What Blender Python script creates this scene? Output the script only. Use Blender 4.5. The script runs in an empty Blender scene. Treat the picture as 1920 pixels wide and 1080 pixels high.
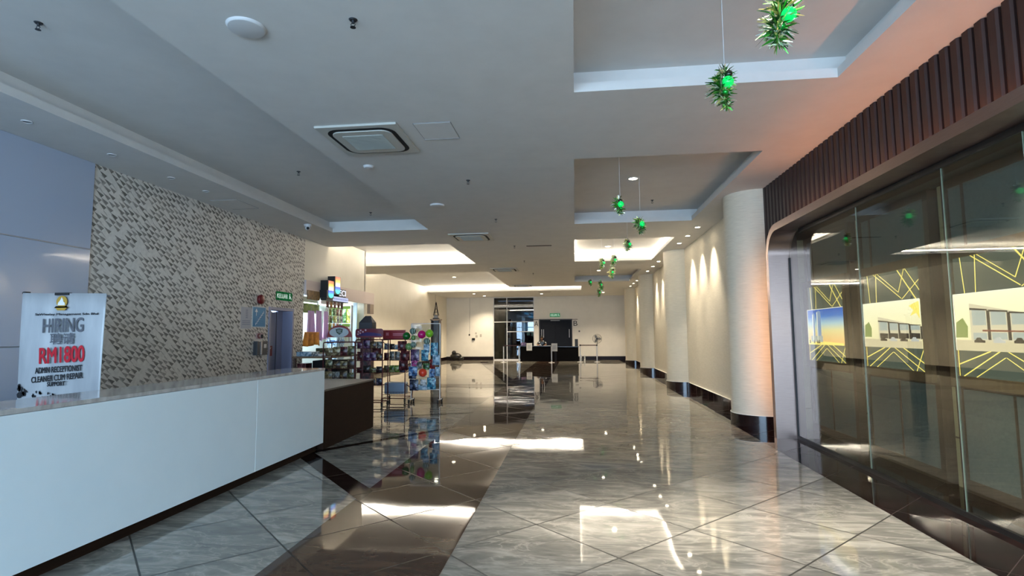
import bpy, bmesh, math, random
from mathutils import Vector, Matrix
C = bpy.context.scene.collection
S = bpy.context.scene
random.seed(7)
PI = math.pi
HC = 3.85      # ceiling soffit height
HU = 4.12      # upper ceiling inside the coffers

# ------------------------------------------------------------------ camera
cam = bpy.data.cameras.new('camera'); cam.sensor_width = 36; cam.lens = 36*1021.57/1920
cam.clip_start = .05; cam.clip_end = 200
co = bpy.data.objects.new('camera', cam); C.objects.link(co)
_r = Vector((.99343481, .11417248, -.007206)); _u = Vector((.01702347, -.0852481, .99621432)); _w = Vector((-.11312596, .98979665, .08663204))
co.matrix_world = Matrix(((_r.x, _u.x, -_w.x, 0), (_r.y, _u.y, -_w.y, 0), (_r.z, _u.z, -_w.z, 1.5), (0, 0, 0, 1)))
S.camera = co
# ------------------------------------------------------------------ world, exposure
wd = bpy.data.worlds.new('overcast_sky'); S.world = wd; wd.use_nodes = True
bg = wd.node_tree.nodes['Background']; bg.inputs[0].default_value = (.50, .73, 1.0, 1); bg.inputs[1].default_value = 6.4
S.view_settings.view_transform = 'Standard'; S.view_settings.look = 'None'; S.view_settings.gamma = 1
S.view_settings.exposure = 1.6
S.cycles.use_denoising = True
S.cycles.max_bounces = 10; S.cycles.diffuse_bounces = 5; S.cycles.glossy_bounces = 5; S.cycles.transparent_max_bounces = 12
S.cycles.sample_clamp_indirect = 6; S.cycles.caustics_refractive = False

def area(name, loc, direction, sx, sy, power, col, portal=False, spread=180):
    l = bpy.data.lights.new(name, 'AREA'); l.shape = 'RECTANGLE'; l.size = sx; l.size_y = sy; l.energy = power; l.color = col
    l.spread = math.radians(spread)
    o = bpy.data.objects.new(name, l); C.objects.link(o); o.location = loc
    o.rotation_euler = Vector(direction).to_track_quat('-Z', 'Y').to_euler()
    if portal: l.cycles.is_portal = True
    return o
def spot(name, loc, direction, power, deg, col, blend=.6, rad=.04):
    l = bpy.data.lights.new(name, 'SPOT'); l.energy = power; l.color = col; l.spot_size = math.radians(deg); l.spot_blend = blend; l.shadow_soft_size = rad
    o = bpy.data.objects.new(name, l); C.objects.link(o); o.location = loc
    o.rotation_euler = Vector(direction).to_track_quat('-Z', 'Y').to_euler()
    return o
WARM = (1, .83, .60); CREAM = (1, .90, .75); ORANGE = (1, .52, .28)
area('entrance_daylight_portal', (-1.6, -5.0, 1.7), (0, 1, 0), 9.2, 3.4, 1, (1, 1, 1), portal=True)
# cove lamps lie on the ledges of the lit coffers, shining up at the coffer ceiling
COVE = 11.0    # watts per metre
def cove(x0, y0, x1, y1, k=1.0, inward=(0, -1)):
    L = math.hypot(x1-x0, y1-y0)
    o = area('cove_lamp', ((x0+x1)/2, (y0+y1)/2, 3.952), (0, 0, 1), L if abs(x1-x0) > abs(y1-y0) else .07, .07 if abs(x1-x0) > abs(y1-y0) else L, COVE*L*k, CREAM)
    d = Vector((inward[0]*.95, inward[1]*.95, .8)); o.rotation_euler = (math.atan2(-inward[1]*.95, .8)+PI if inward[1] else PI, math.atan2(-inward[0]*.95, .8) if inward[0] else 0, 0)
N_, S_, E_, W_ = (0, 1), (0, -1), (1, 0), (-1, 0)
cove(-7.8, 17.57, -3.1, 17.57, 1.6, S_); cove(-3.11, 13.5, -3.11, 17.5, .9, W_); cove(-6.3, 13.48, -3.2, 13.48, .8, N_)
cove(-7.8, 28.77, .3, 28.77, 1.7, S_); cove(-3.06, 19.8, -3.06, 26.2, .9, W_); cove(-7.8, 19.73, -3.2, 19.73, .8, N_)
cove(0.05, 17.57, 2.4, 17.57, 1.0, S_); cove(2.52, 13.5, 2.52, 17.5, .9, W_); cove(-.04, 13.5, -.04, 17.5, .8, E_); cove(0.05, 13.38, 2.4, 13.38, .6, N_)

# ------------------------------------------------------------------ materials
def lin(c):
    if isinstance(c, str):
        c = c.lstrip('#'); c = [int(c[i:i+2], 16)/255 for i in (0, 2, 4)]
        c = [v/12.92 if v <= .04045 else ((v+.055)/1.055)**2.4 for v in c]
    return (*c[:3], 1)
MATS = {}
def mat(name, col='#808080', rough=.5, metal=0, emit=None, es=1, spec=.5, coat=0, alpha=1):
    if name in MATS: return MATS[name]
    m = bpy.data.materials.new(name); m.use_nodes = True
    b = m.node_tree.nodes['Principled BSDF']
    b.inputs['Base Color'].default_value = lin(col); b.inputs['Roughness'].default_value = rough; b.inputs['Metallic'].default_value = metal
    b.inputs['Specular IOR Level'].default_value = spec; b.inputs['Coat Weight'].default_value = coat; b.inputs['Alpha'].default_value = alpha
    if emit: b.inputs['Emission Color'].default_value = lin(emit); b.inputs['Emission Strength'].default_value = es
    MATS[name] = m; return m
def N(nt, t, **kw):
    n = nt.nodes.new(t)
    for k, v in kw.items():
        if k == 'ins':
            for i, val in v.items(): n.inputs[i].default_value = val
        else: setattr(n, k, v)
    return n
def ramp(nt, stops):
    n = nt.nodes.new('ShaderNodeValToRGB'); e = n.color_ramp.elements
    while len(e) < len(stops): e.new(.5)
    for k, (p, c) in enumerate(stops): e[k].position = p; e[k].color = lin(c)
    return n
def math_n(nt, op, a, b=None, c=None):
    n = nt.nodes.new('ShaderNodeMath'); n.operation = op
    for i, v in enumerate((a, b, c)):
        if v is None: continue
        if isinstance(v, (int, float)): n.inputs[i].default_value = v
        else: nt.links.new(v, n.inputs[i])
    return n.outputs[0]

def marble_mat(name, dark, mid, light, joint, jw=.009, rough=.035, spec=.5, vein=1.0):
    """polished stone tiles laid on the diagonal, each tile with its own veining and a trace of tilt"""
    m = bpy.data.materials.new(name); m.use_nodes = True; nt = m.node_tree; L = nt.links.new
    b = nt.nodes['Principled BSDF']; MATS[name] = m
    g = N(nt, 'ShaderNodeNewGeometry'); sp = N(nt, 'ShaderNodeSeparateXYZ'); L(g.outputs['Position'], sp.inputs[0])
    u = math_n(nt, 'DIVIDE', math_n(nt, 'SUBTRACT', math_n(nt, 'ADD', sp.outputs[0], sp.outputs[1]), .54), 1.2)
    v = math_n(nt, 'DIVIDE', math_n(nt, 'ADD', math_n(nt, 'SUBTRACT', sp.outputs[0], sp.outputs[1]), 3.6), 1.2)
    fu, fv = math_n(nt, 'FLOOR', u), math_n(nt, 'FLOOR', v)
    du = math_n(nt, 'ABSOLUTE', math_n(nt, 'SUBTRACT', math_n(nt, 'FRACT', u), .5)); dv = math_n(nt, 'ABSOLUTE', math_n(nt, 'SUBTRACT', math_n(nt, 'FRACT', v), .5))
    j = math_n(nt, 'GREATER_THAN', math_n(nt, 'MAXIMUM', du, dv), .5-jw/1.2)
    cc = N(nt, 'ShaderNodeCombineXYZ'); L(fu, cc.inputs[0]); L(fv, cc.inputs[1])
    wn = N(nt, 'ShaderNodeTexWhiteNoise'); wn.noise_dimensions = '3D'; L(cc.outputs[0], wn.inputs['Vector'])
    off = N(nt, 'ShaderNodeVectorMath', operation='SCALE'); L(wn.outputs['Color'], off.inputs[0]); off.inputs['Scale'].default_value = 37
    add = N(nt, 'ShaderNodeVectorMath', operation='ADD'); L(g.outputs['Position'], add.inputs[0]); L(off.outputs[0], add.inputs[1])
    mp = N(nt, 'ShaderNodeMapping'); mp.inputs['Rotation'].default_value = (0, 0, .35); mp.inputs['Scale'].default_value = (.9, 2.6, 1); L(add.outputs[0], mp.inputs[0])
    n1 = N(nt, 'ShaderNodeTexNoise', ins={'Scale': 1.6, 'Detail': 8, 'Roughness': .62, 'Distortion': 1.6}); L(mp.outputs[0], n1.inputs['Vector'])
    n2 = N(nt, 'ShaderNodeTexNoise', ins={'Scale': 1.1, 'Detail': 5, 'Roughness': .55, 'Distortion': 2.4}); L(mp.outputs[0], n2.inputs['Vector'])
    vn = math_n(nt, 'ABSOLUTE', math_n(nt, 'SUBTRACT', n2.outputs[0], .5))
    vr = ramp(nt, [(0, '#ffffff'), (.022, '#707070'), (.07, '#000000')]); L(vn, vr.inputs[0])
    r = ramp(nt, [(.32, dark), (.5, mid), (.7, light)]); L(n1.outputs[0], r.inputs[0])
    mx = N(nt, 'ShaderNodeMix', data_type='RGBA'); L(math_n(nt, 'MULTIPLY', vr.outputs[0], .38*vein), mx.inputs[0]); L(r.outputs[0], mx.inputs[6]); mx.inputs[7].default_value = lin(light)
    mj = N(nt, 'ShaderNodeMix', data_type='RGBA'); L(j, mj.inputs[0]); L(mx.outputs[2], mj.inputs[6]); mj.inputs[7].default_value = lin(joint)
    L(mj.outputs[2], b.inputs['Base Color'])
    L(math_n(nt, 'MULTIPLY_ADD', j, .4, rough), b.inputs['Roughness']); b.inputs['Specular IOR Level'].default_value = spec
    # tile tilt and slight waviness of the polish
    sb = N(nt, 'ShaderNodeVectorMath', operation='SUBTRACT'); L(wn.outputs['Color'], sb.inputs[0]); sb.inputs[1].default_value = (.5, .5, .5)
    ms = N(nt, 'ShaderNodeVectorMath', operation='MULTIPLY'); L(sb.outputs[0], ms.inputs[0]); ms.inputs[1].default_value = (.006, .006, 0)
    nw = N(nt, 'ShaderNodeTexNoise', ins={'Scale': 1.3, 'Detail': 2}); L(add.outputs[0], nw.inputs['Vector'])
    sb2 = N(nt, 'ShaderNodeVectorMath', operation='SUBTRACT'); L(nw.outputs['Color'], sb2.inputs[0]); sb2.inputs[1].default_value = (.5, .5, .5)
    ms2 = N(nt, 'ShaderNodeVectorMath', operation='MULTIPLY'); L(sb2.outputs[0], ms2.inputs[0]); ms2.inputs[1].default_value = (.017, .017, 0)
    a1 = N(nt, 'ShaderNodeVectorMath', operation='ADD'); L(ms.outputs[0], a1.inputs[0]); L(ms2.outputs[0], a1.inputs[1])
    a2 = N(nt, 'ShaderNodeVectorMath', operation='ADD'); L(g.outputs['Normal'], a2.inputs[0]); L(a1.outputs[0], a2.inputs[1])
    nn = N(nt, 'ShaderNodeVectorMath', operation='NORMALIZE'); L(a2.outputs[0], nn.inputs[0]); L(nn.outputs[0], b.inputs['Normal'])
    return m
marble_light = marble_mat('polished_grey_marble_tiles', '#6a6861', '#87837a', '#b4aea2', '#3c3a34', spec=.5, vein=1.5)
marble_brown = marble_mat('polished_brown_marble_tiles', '#352721', '#43332a', '#594639', '#241a15', vein=.4, spec=.24)
marble_dark = marble_mat('polished_dark_marble_tiles', '#150c0b', '#1e1210', '#33211e', '#3c302d', jw=.004, vein=.3, spec=.4)
marble_inlay = marble_mat('polished_black_brown_inlay', '#120a09', '#1a0f0d', '#2a1b18', '#1a0f0d', vein=.3, spec=.08, rough=.07)
marble_taupe = marble_mat('polished_taupe_marble_tiles', '#332b26', '#3e352f', '#4c433b', '#2a2420', vein=.3, spec=.08, rough=.09)

def noisy(name, c0, c1, scale=(1, 1, 1), nscale=8, rough=.7, bump=0, metal=0, det=6, spec=.5, world=True):
    m = bpy.data.materials.new(name); m.use_nodes = True; nt = m.node_tree; L = nt.links.new; b = nt.nodes['Principled BSDF']; MATS[name] = m
    if world: g = N(nt, 'ShaderNodeNewGeometry'); src = g.outputs['Position']
    else: g = N(nt, 'ShaderNodeTexCoord'); src = g.outputs['Object']
    mp = N(nt, 'ShaderNodeMapping'); mp.inputs['Scale'].default_value = scale; L(src, mp.inputs[0])
    n = N(nt, 'ShaderNodeTexNoise', ins={'Scale': nscale, 'Detail': det, 'Roughness': .6}); L(mp.outputs[0], n.inputs['Vector'])
    r = ramp(nt, [(.3, c0), (.7, c1)]); L(n.outputs[0], r.inputs[0]); L(r.outputs[0], b.inputs['Base Color'])
    b.inputs['Roughness'].default_value = rough; b.inputs['Metallic'].default_value = metal; b.inputs['Specular IOR Level'].default_value = spec
    if bump:
        bp = N(nt, 'ShaderNodeBump', ins={'Strength': 1, 'Distance': bump}); L(n.outputs[0], bp.inputs['Height']); L(bp.outputs[0], b.inputs['Normal'])
    return m
paint = noisy('white_ceiling_paint', '#cfcdc9', '#d6d4d0', nscale=3, rough=.8)
wall_white = noisy('off_white_wall_paint', '#d2cfc8', '#d8d5ce', nscale=3, rough=.7)
cream_paper = noisy('cream_horizontal_grasscloth', '#cdc4b0', '#e2d9c5', scale=(1.2, 1.2, 30), nscale=5, rough=.75, bump=.002)
cream_wall = noisy('cream_wall_paint', '#d6d0c2', '#dcd6c9', nscale=2, rough=.7)
slat_wood = noisy('dark_walnut_slats', '#221615', '#2f1f1d', scale=(6, 6, .5), nscale=6, rough=.55, bump=.0006)
bronze = noisy('brushed_bronze_metal', '#8a736b', '#9a847b', scale=(1, 1, 60), nscale=8, rough=.32, metal=.9)
panel_white = mat('glossy_white_cladding', '#aab4c6', .12, coat=.5)
front_white = noisy('white_laminate', '#e4f0f4', '#eaf4f7', nscale=2, rough=.45)
counter_stone = noisy('pale_marble_top', '#a09a94', '#c9c5c0', scale=(1, 3, 1), nscale=4, rough=.08)
brown_lam = noisy('dark_brown_laminate', '#22140b', '#2a190e', scale=(1, 1, 8), nscale=4, rough=.7, spec=.15)
taupe_lam = mat('taupe_counter_top', '#55504e', .35)
black = mat('black_plastic', '#0a0a0b', .5)
blackm = mat('black_matte', '#060606', .8)
chrome = mat('brushed_steel', '#c4c4c6', .35, metal=.75)
white_pl = mat('white_plastic', '#c8c8c8', .45)
grey_pl = mat('grey_plastic', '#8a8c8e', .5)
redm = mat('red_painted_wire', '#48080e', .5, spec=.3)
reds = mat('red_plastic', '#6a0d14', .45)
oak = noisy('brown_wood_veneer', '#6a5442', '#80684f', scale=(4, 4, .6), nscale=5, rough=.45)
oak_dark = noisy('dark_brown_veneer', '#4a382c', '#5a463a', scale=(4, 4, .6), nscale=5, rough=.45)
fabric_blue = noisy('blue_grey_fabric_panel', '#6a767a', '#788488', nscale=40, rough=.85)
creamstone = mat('cream_stone_block', '#c4ba98', .6)
doorblue = mat('blue_grey_door_paint', '#7d84a0', .45)
framelav = mat('lavender_grey_frame_paint', '#8a8aa0', .5)
navy = mat('dark_navy_door', '#10141f', .6, spec=.2)

def glass_mat(name, tint, ior=1.5, rough=0.0, extra=0.0):
    m = bpy.data.materials.new(name); m.use_nodes = True; nt = m.node_tree; L = nt.links.new; MATS[name] = m
    nt.nodes.remove(nt.nodes['Principled BSDF']); out = nt.nodes['Material Output']
    t = N(nt, 'ShaderNodeBsdfTransparent'); t.inputs[0].default_value = lin(tint)
    g = N(nt, 'ShaderNodeBsdfGlossy'); g.inputs['Roughness'].default_value = rough; g.inputs['Color'].default_value = (1, 1, 1, 1)
    ge = N(nt, 'ShaderNodeNewGeometry'); f = N(nt, 'ShaderNodeFresnel'); L(math_n(nt, 'MULTIPLY_ADD', ge.outputs['Backfacing'], 1/ior-ior, ior), f.inputs['IOR']); a = math_n(nt, 'ADD', f.outputs[0], extra)
    mx = N(nt, 'ShaderNodeMixShader'); L(a, mx.inputs[0]); L(t.outputs[0], mx.inputs[1]); L(g.outputs[0], mx.inputs[2]); L(mx.outputs[0], out.inputs[0])
    return m
glass = glass_mat('smoked_shopfront_glass', '#e9ebe4', 1.55, extra=.015)
glass_dark = glass_mat('dark_lobby_glass', '#8a94a0', 1.5, extra=.03)
acrylic = glass_mat('clear_acrylic', '#e8eef2', 1.4)

def wallpaper():
    m = bpy.data.materials.new('relief_pattern_wallpaper'); m.use_nodes = True; nt = m.node_tree; L = nt.links.new; b = nt.nodes['Principled BSDF']; MATS[m.name] = m
    g = N(nt, 'ShaderNodeNewGeometry'); sp = N(nt, 'ShaderNodeSeparateXYZ'); L(g.outputs['Position'], sp.inputs[0])
    y, z = sp.outputs[1], sp.outputs[2]
    a = math_n(nt, 'ADD', math_n(nt, 'MULTIPLY', y, .72), math_n(nt, 'MULTIPLY', z, .69))     # across the streaks
    c = math_n(nt, 'SUBTRACT', math_n(nt, 'MULTIPLY', y, .69), math_n(nt, 'MULTIPLY', z, .72)) # along the streaks
    ra = math_n(nt, 'DIVIDE', a, .072); ia = math_n(nt, 'FLOOR', ra); fa = math_n(nt, 'FRACT', ra)
    w1 = N(nt, 'ShaderNodeTexWhiteNoise'); w1.noise_dimensions = '1D'; L(ia, w1.inputs['W'])
    rc = math_n(nt, 'ADD', math_n(nt, 'DIVIDE', c, .12), math_n(nt, 'MULTIPLY', w1.outputs['Value'], 5)); ic = math_n(nt, 'FLOOR', rc); fc = math_n(nt, 'FRACT', rc)
    cb = N(nt, 'ShaderNodeCombineXYZ'); L(ia, cb.inputs[0]); L(ic, cb.inputs[1]); w2 = N(nt, 'ShaderNodeTexWhiteNoise'); w2.noise_dimensions = '3D'; L(cb.outputs[0], w2.inputs['Vector'])
    s2 = N(nt, 'ShaderNodeSeparateColor'); L(w2.outputs['Color'], s2.inputs[0])
    tri = math_n(nt, 'MULTIPLY', math_n(nt, 'LESS_THAN', fa, math_n(nt, 'MULTIPLY', fc, .8)), math_n(nt, 'GREATER_THAN', s2.outputs[0], .22))   # dark wedges along the diagonal, relief shade painted into the colour
    tri2 = math_n(nt, 'MULTIPLY', math_n(nt, 'GREATER_THAN', fa, math_n(nt, 'ADD', .72, math_n(nt, 'MULTIPLY', fc, .25))), math_n(nt, 'GREATER_THAN', s2.outputs[1], .5))
    fine = N(nt, 'ShaderNodeTexNoise', ins={'Scale': 18, 'Detail': 3}); L(g.outputs['Position'], fine.inputs['Vector'])
    val = math_n(nt, 'ADD', math_n(nt, 'SUBTRACT', math_n(nt, 'SUBTRACT', .78, math_n(nt, 'MULTIPLY', tri, math_n(nt, 'ADD', .30, math_n(nt, 'MULTIPLY', s2.outputs[2], .25)))), math_n(nt, 'MULTIPLY', tri2, .25)), math_n(nt, 'MULTIPLY', math_n(nt, 'SUBTRACT', fine.outputs[0], .5), .35))
    r = ramp(nt, [(.2, '#625d56'), (.42, '#8e8981'), (.62, '#c2bcb3'), (.85, '#ded9d0')]); L(val, r.inputs[0]); L(r.outputs[0], b.inputs['Base Color'])
    b.inputs['Roughness'].default_value = .7
    bp = N(nt, 'ShaderNodeBump', ins={'Strength': .5, 'Distance': .008}); L(val, bp.inputs['Height']); L(bp.outputs[0], b.inputs['Normal'])
    return m
paper = wallpaper()

# ------------------------------------------------------------------ builders
class B:
    def __init__(s): s.v = []; s.f = []; s.sm = []
    def poly(s, pts, smooth=False):
        n = len(s.v); s.v += [tuple(p) for p in pts]; s.f.append(tuple(range(n, n+len(pts)))); s.sm.append(smooth); return s
    def mesh(s, vs, fs, smooth=False):
        n = len(s.v); s.v += [tuple(p) for p in vs]; s.f += [tuple(i+n for i in f) for f in fs]; s.sm += [smooth]*len(fs); return s
    def box(s, x0, x1, y0, y1, z0, z1):
        v = [(x, y, z) for x in (x0, x1) for y in (y0, y1) for z in (z0, z1)]
        return s.mesh(v, [(0, 1, 3, 2), (4, 6, 7, 5), (0, 4, 5, 1), (2, 3, 7, 6), (0, 2, 6, 4), (1, 5, 7, 3)])
    def cyl(s, p0, p1, r0, r1=None, n=16, caps=True):
        r1 = r0 if r1 is None else r1; p0 = Vector(p0); p1 = Vector(p1); d = (p1-p0).normalized()
        a = d.orthogonal().normalized(); b = d.cross(a); vs = []
        for p, r in ((p0, r0), (p1, r1)):
            vs += [p+(a*math.cos(2*PI*k/n)+b*math.sin(2*PI*k/n))*r for k in range(n)]
        s.mesh(vs, [(k, (k+1) % n, n+(k+1) % n, n+k) for k in range(n)], True)
        if caps: s.mesh(vs[:n], [tuple(range(n-1, -1, -1))]); s.mesh(vs[n:], [tuple(range(n))])
        return s
    def tube(s, pts, r, n=8):
        pts = [Vector(p) for p in pts]; vs = []; fs = []
        ref = None
        for i, p in enumerate(pts):
            d = (pts[min(i+1, len(pts)-1)]-pts[max(i-1, 0)]).normalized()
            if ref is None: a = d.orthogonal().normalized()
            else: a = (ref-d*ref.dot(d)).normalized()
            ref = a; b = d.cross(a); rr = r[i] if isinstance(r, (list, tuple)) else r
            vs += [p+(a*math.cos(2*PI*k/n)+b*math.sin(2*PI*k/n))*rr for k in range(n)]
        for i in range(len(pts)-1): fs += [(i*n+k, i*n+(k+1) % n, (i+1)*n+(k+1) % n, (i+1)*n+k) for k in range(n)]
        s.mesh(vs, fs, True); s.mesh(vs[:n], [tuple(range(n-1, -1, -1))]); s.mesh(vs[-n:], [tuple(range(n))])
        return s
    def sph(s, c, r, n=14, m=9, sq=(1, 1, 1)):
        vs = []; fs = []
        for i in range(m+1):
            t = PI*i/m
            for k in range(n): vs.append((c[0]+r*sq[0]*math.sin(t)*math.cos(2*PI*k/n), c[1]+r*sq[1]*math.sin(t)*math.sin(2*PI*k/n), c[2]+r*sq[2]*math.cos(t)))
        for i in range(m): fs += [(i*n+k, (i+1)*n+k, (i+1)*n+(k+1) % n, i*n+(k+1) % n) for k in range(n)]
        return s.mesh(vs, fs, True)
    def prism(s, pts, axis, a, b, smooth=False):
        """2D outline extruded along an axis (0,1,2) from a to b"""
        def P(p, t):
            q = list(p); q.insert(axis, t); return tuple(q)
        n = len(pts); vs = [P(p, a) for p in pts]+[P(p, b) for p in pts]
        s.mesh(vs, [(k, (k+1) % n, n+(k+1) % n, n+k) for k in range(n)], smooth)
        s.mesh(vs, [tuple(range(n))]); s.mesh(vs, [tuple(range(n, 2*n))]); return s
    def xf(s, M):
        s.v = [tuple(M @ Vector(p)) for p in s.v]; return s
def obj(name, b, m, parent=None, loc=None, bevel=0, rot=None):
    me = bpy.data.meshes.new(name); me.from_pydata([tuple(p) for p in b.v], [], b.f); me.update()
    me.polygons.foreach_set('use_smooth', b.sm)
    bm = bmesh.new(); bm.from_mesh(me); bmesh.ops.remove_doubles(bm, verts=bm.verts, dist=1e-5); bmesh.ops.recalc_face_normals(bm, faces=bm.faces)
    if bevel:
        es = [e for e in bm.edges if len(e.link_faces) == 2 and e.calc_face_angle(0) > .5]
        bmesh.ops.bevel(bm, geom=es, offset=bevel, segments=2, affect='EDGES', profile=.5)
    bm.to_mesh(me); bm.free()
    if any(b.sm): me.set_sharp_from_angle(angle=math.radians(38))
    for mm in (m if isinstance(m, (list, tuple)) else [m]): me.materials.append(mm)
    o = bpy.data.objects.new(name, me); C.objects.link(o)
    if parent is not None: o.parent = parent
    if loc is not None: o.location = loc
    if rot is not None: o.rotation_euler = rot
    return o
def tag(o, label, cat, group=None):
    o['label'] = label; o['category'] = cat
    if group: o['group'] = group
    return o
def thing(name, label, cat, loc=(0, 0, 0), rz=0, group=None):
    o = bpy.data.objects.new(name, None); C.objects.link(o); o.location = loc; o.rotation_euler = (0, 0, rz); o.empty_display_size = .1
    return tag(o, label, cat, group)
def struct(name, b, m, bevel=0):
    o = obj(name, b, m, bevel=bevel); o['kind'] = 'structure'; return o
def spart(name, b, m, parent, **k): return obj(name, b, m, parent, **k)
def dup(root, loc, label=None, rz=None, scale=None):
    r = root.copy(); C.objects.link(r); r.location = loc
    if rz is not None: r.rotation_euler = (0, 0, rz)
    if scale is not None: r.scale = (scale, scale, scale)
    if label: r['label'] = label
    for ch in list(root.children):
        c = ch.copy(); C.objects.link(c); c.parent = r
        for g in list(ch.children):
            d = g.copy(); C.objects.link(d); d.parent = c
    return r
def text_geo(txt, size, extrude=.002, ax='C', width=None, height=None, bold=0):
    """B with flat lettering in the XZ plane, facing -Y, centred on the origin"""
    cu = bpy.data.curves.new('lettering', 'FONT'); cu.body = txt; cu.size = size; cu.align_x = 'CENTER'; cu.align_y = 'CENTER'; cu.extrude = extrude; cu.offset = bold
    o = bpy.data.objects.new('lettering', cu); C.objects.link(o)
    dg = bpy.context.evaluated_depsgraph_get(); me = bpy.data.meshes.new_from_object(o.evaluated_get(dg))
    b = B(); vs = [v.co.copy() for v in me.vertices]
    if vs:
        x0 = min(v.x for v in vs); x1 = max(v.x for v in vs); y0 = min(v.y for v in vs); y1 = max(v.y for v in vs)
        sx = width/(x1-x0) if width else 1; sy = height/(y1-y0) if height else (sx if width else 1)
        vs = [((v.x-(x0+x1)/2)*sx, -v.z, (v.y-(y0+y1)/2)*sy) for v in vs]
        b.mesh(vs, [tuple(p.vertices) for p in me.polygons])
    bpy.data.objects.remove(o); bpy.data.curves.remove(cu); bpy.data.meshes.remove(me)
    return b
def shift(b, x=0, y=0, z=0, rz=0):
    return b.xf(Matrix.Translation((x, y, z)) @ Matrix.Rotation(rz, 4, 'Z'))
def rrect(w, h, r, n=6):
    pts = []
    for cx, cy, a0 in ((w/2-r, h/2-r, 0), (-w/2+r, h/2-r, 90), (-w/2+r, -h/2+r, 180), (w/2-r, -h/2+r, 270)):
        pts += [(cx+r*math.cos(math.radians(a0+90*k/n)), cy+r*math.sin(math.radians(a0+90*k/n))) for k in range(n+1)]
    return pts

# ------------------------------------------------------------------ floor
struct('floor', B().box(-9.2, 4.6, -9, 38, -.1, 0), marble_light)
def flat(name, polys, m, z=.0015):
    b = B()
    for p in polys: b.poly([(x, y, z) for x, y in p])
    return struct(name, b, m)
BL = lambda y: -1.97-.0075*max(0, y-5)       # left edge of the brown band
flat('floor_band_brown', [[(BL(-9), -9), (-.86, -9), (-.90, 33.15), (BL(33.15), 33.15)]], marble_brown, .0025)
flat('floor_border_right', [[(2.57, -9), (4.6, -9), (4.6, 33.15), (2.57, 33.15)]], marble_dark)
flat('floor_inlay_left', [[(-3.6, 6.79), (-1.98, 4.93), (-1.98, 5.27), (-3.6, 7.13)], [(-3.6, 6.55), (-1.99, 8.9), (-1.99, 9.07), (-3.6, 6.8)],
     [(-3.9, 9.84), (-2.0, 10.6), (-2.0, 10.74), (-3.9, 9.98)], [(-5.4, 30.8), (-2.12, 16.9), (-2.12, 18.6), (-4.95, 30.8)]], marble_inlay, .003)
flat('floor_inlay_bands', [[(-9, 12.0), (BL(12), 12.0), (BL(13), 13.25), (-9, 13.25)], [(-9, 15.75), (BL(16), 15.75), (BL(17), 16.9), (-9, 16.9)]], marble_taupe)

# ------------------------------------------------------------------ ceiling
OPEN = [(-5.4, -3.18, -2, 11.62), (-7.95, -3.18, 13.55, 17.5), (-7.95, -3.13, 19.8, 28.7), (-3.13, .36, 26.3, 28.7),
        (.03, 2.45, .9, 5.15), (.03, 2.45, 7.18, 11.5), (.03, 2.45, 13.45, 17.5), (.03, 2.42, 19.95, 24.3)]
g_ = .15
OUT = [(a-g_, b+g_, c-g_, d+g_) for a, b, c, d in OPEN]
xs = sorted(set([-8.6, 3.12]+[v for r in OPEN+OUT for v in r[:2]])); ys = sorted(set([-5.2, 33.3]+[v for r in OPEN+OUT for v in r[2:]]))
xs = [x for x in xs if -8.6 <= x <= 3.12]
inr = lambda R, x, y: any(a < x < b and c < y < d for a, b, c, d in R)
cb = B()
def cell(i, j):
    if i < 0 or j < 0 or i >= len(xs)-1 or j >= len(ys)-1: return None
    x, y = (xs[i]+xs[i+1])/2, (ys[j]+ys[j+1])/2
    return (inr(OPEN, x, y), inr(OUT, x, y))
for i in range(len(xs)-1):
    for j in range(len(ys)-1):
        o_, u_ = cell(i, j); x0, x1, y0, y1 = xs[i], xs[i+1], ys[j], ys[j+1]
        q = lambda z: [(x0, y0, z), (x1, y0, z), (x1, y1, z), (x0, y1, z)]
        if not o_: cb.poly(q(HC))
        if u_: cb.poly(q(HU))
        if u_ and not o_: cb.poly(q(3.94))
        for (di, dj, p, r) in ((-1, 0, (x0, y0), (x0, y1)), (1, 0, (x1, y0), (x1, y1)), (0, -1, (x0, y0), (x1, y0)), (0, 1, (x0, y1), (x1, y1))):
            nb = cell(i+di, j+dj)
            if o_ and (nb is None or not nb[0]): cb.poly([(*p, HC), (*r, HC), (*r, 3.94), (*p, 3.94)])
            if u_ and (nb is None or not nb[1]): cb.poly([(*p, 3.94), (*r, 3.94), (*r, HU), (*p, HU)])
struct('ceiling', cb, paint)
struct('ceiling_deck', B().box(-9.2, 4.6, -5.3, 38, HU+.02, HU+.12), paint)

# ------------------------------------------------------------------ walls
struct('wall_left', B().box(-6.7, -6.4, 6.5, 10.84, 0, HC+.05).box(-6.7, -6.4, 10.84, 11.81, 2.12, HC+.05).box(-6.7, -6.4, 11.81, 12.3, 0, HC+.05), paper)
struct('wall_left_entrance', B().box(-6.7, -6.44, -5.2, 6.5, 0, HC+.05), wall_white)
struct('wall_left_shop', B().box(-6.6, -6.4, 12.3, 16.1, 2.55, HU).box(-7.95, -6.4, 16.05, 16.15, 0, HU).box(-8.1, -7.9, 16.1, 33.3, 0, HU)
       .box(-9.0, -8.9, 12.2, 16.1, 0, 2.75).box(-8.9, -6.6, 12.2, 12.3, 0, 2.75).box(-8.9, -6.6, 12.3, 16.05, 2.72, 2.76), cream_wall)
struct('wall_right', B().box(3.05, 3.3, 9.1, 33.3, 0, HC+.05), cream_paper)
struct('wall_right_shopfront', B().box(3.12, 3.3, -5.2, 9.1, 2.98, HC+.05).box(3.12, 3.3, 8.44, 9.1, 0, 2.98), slat_wood)
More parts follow.
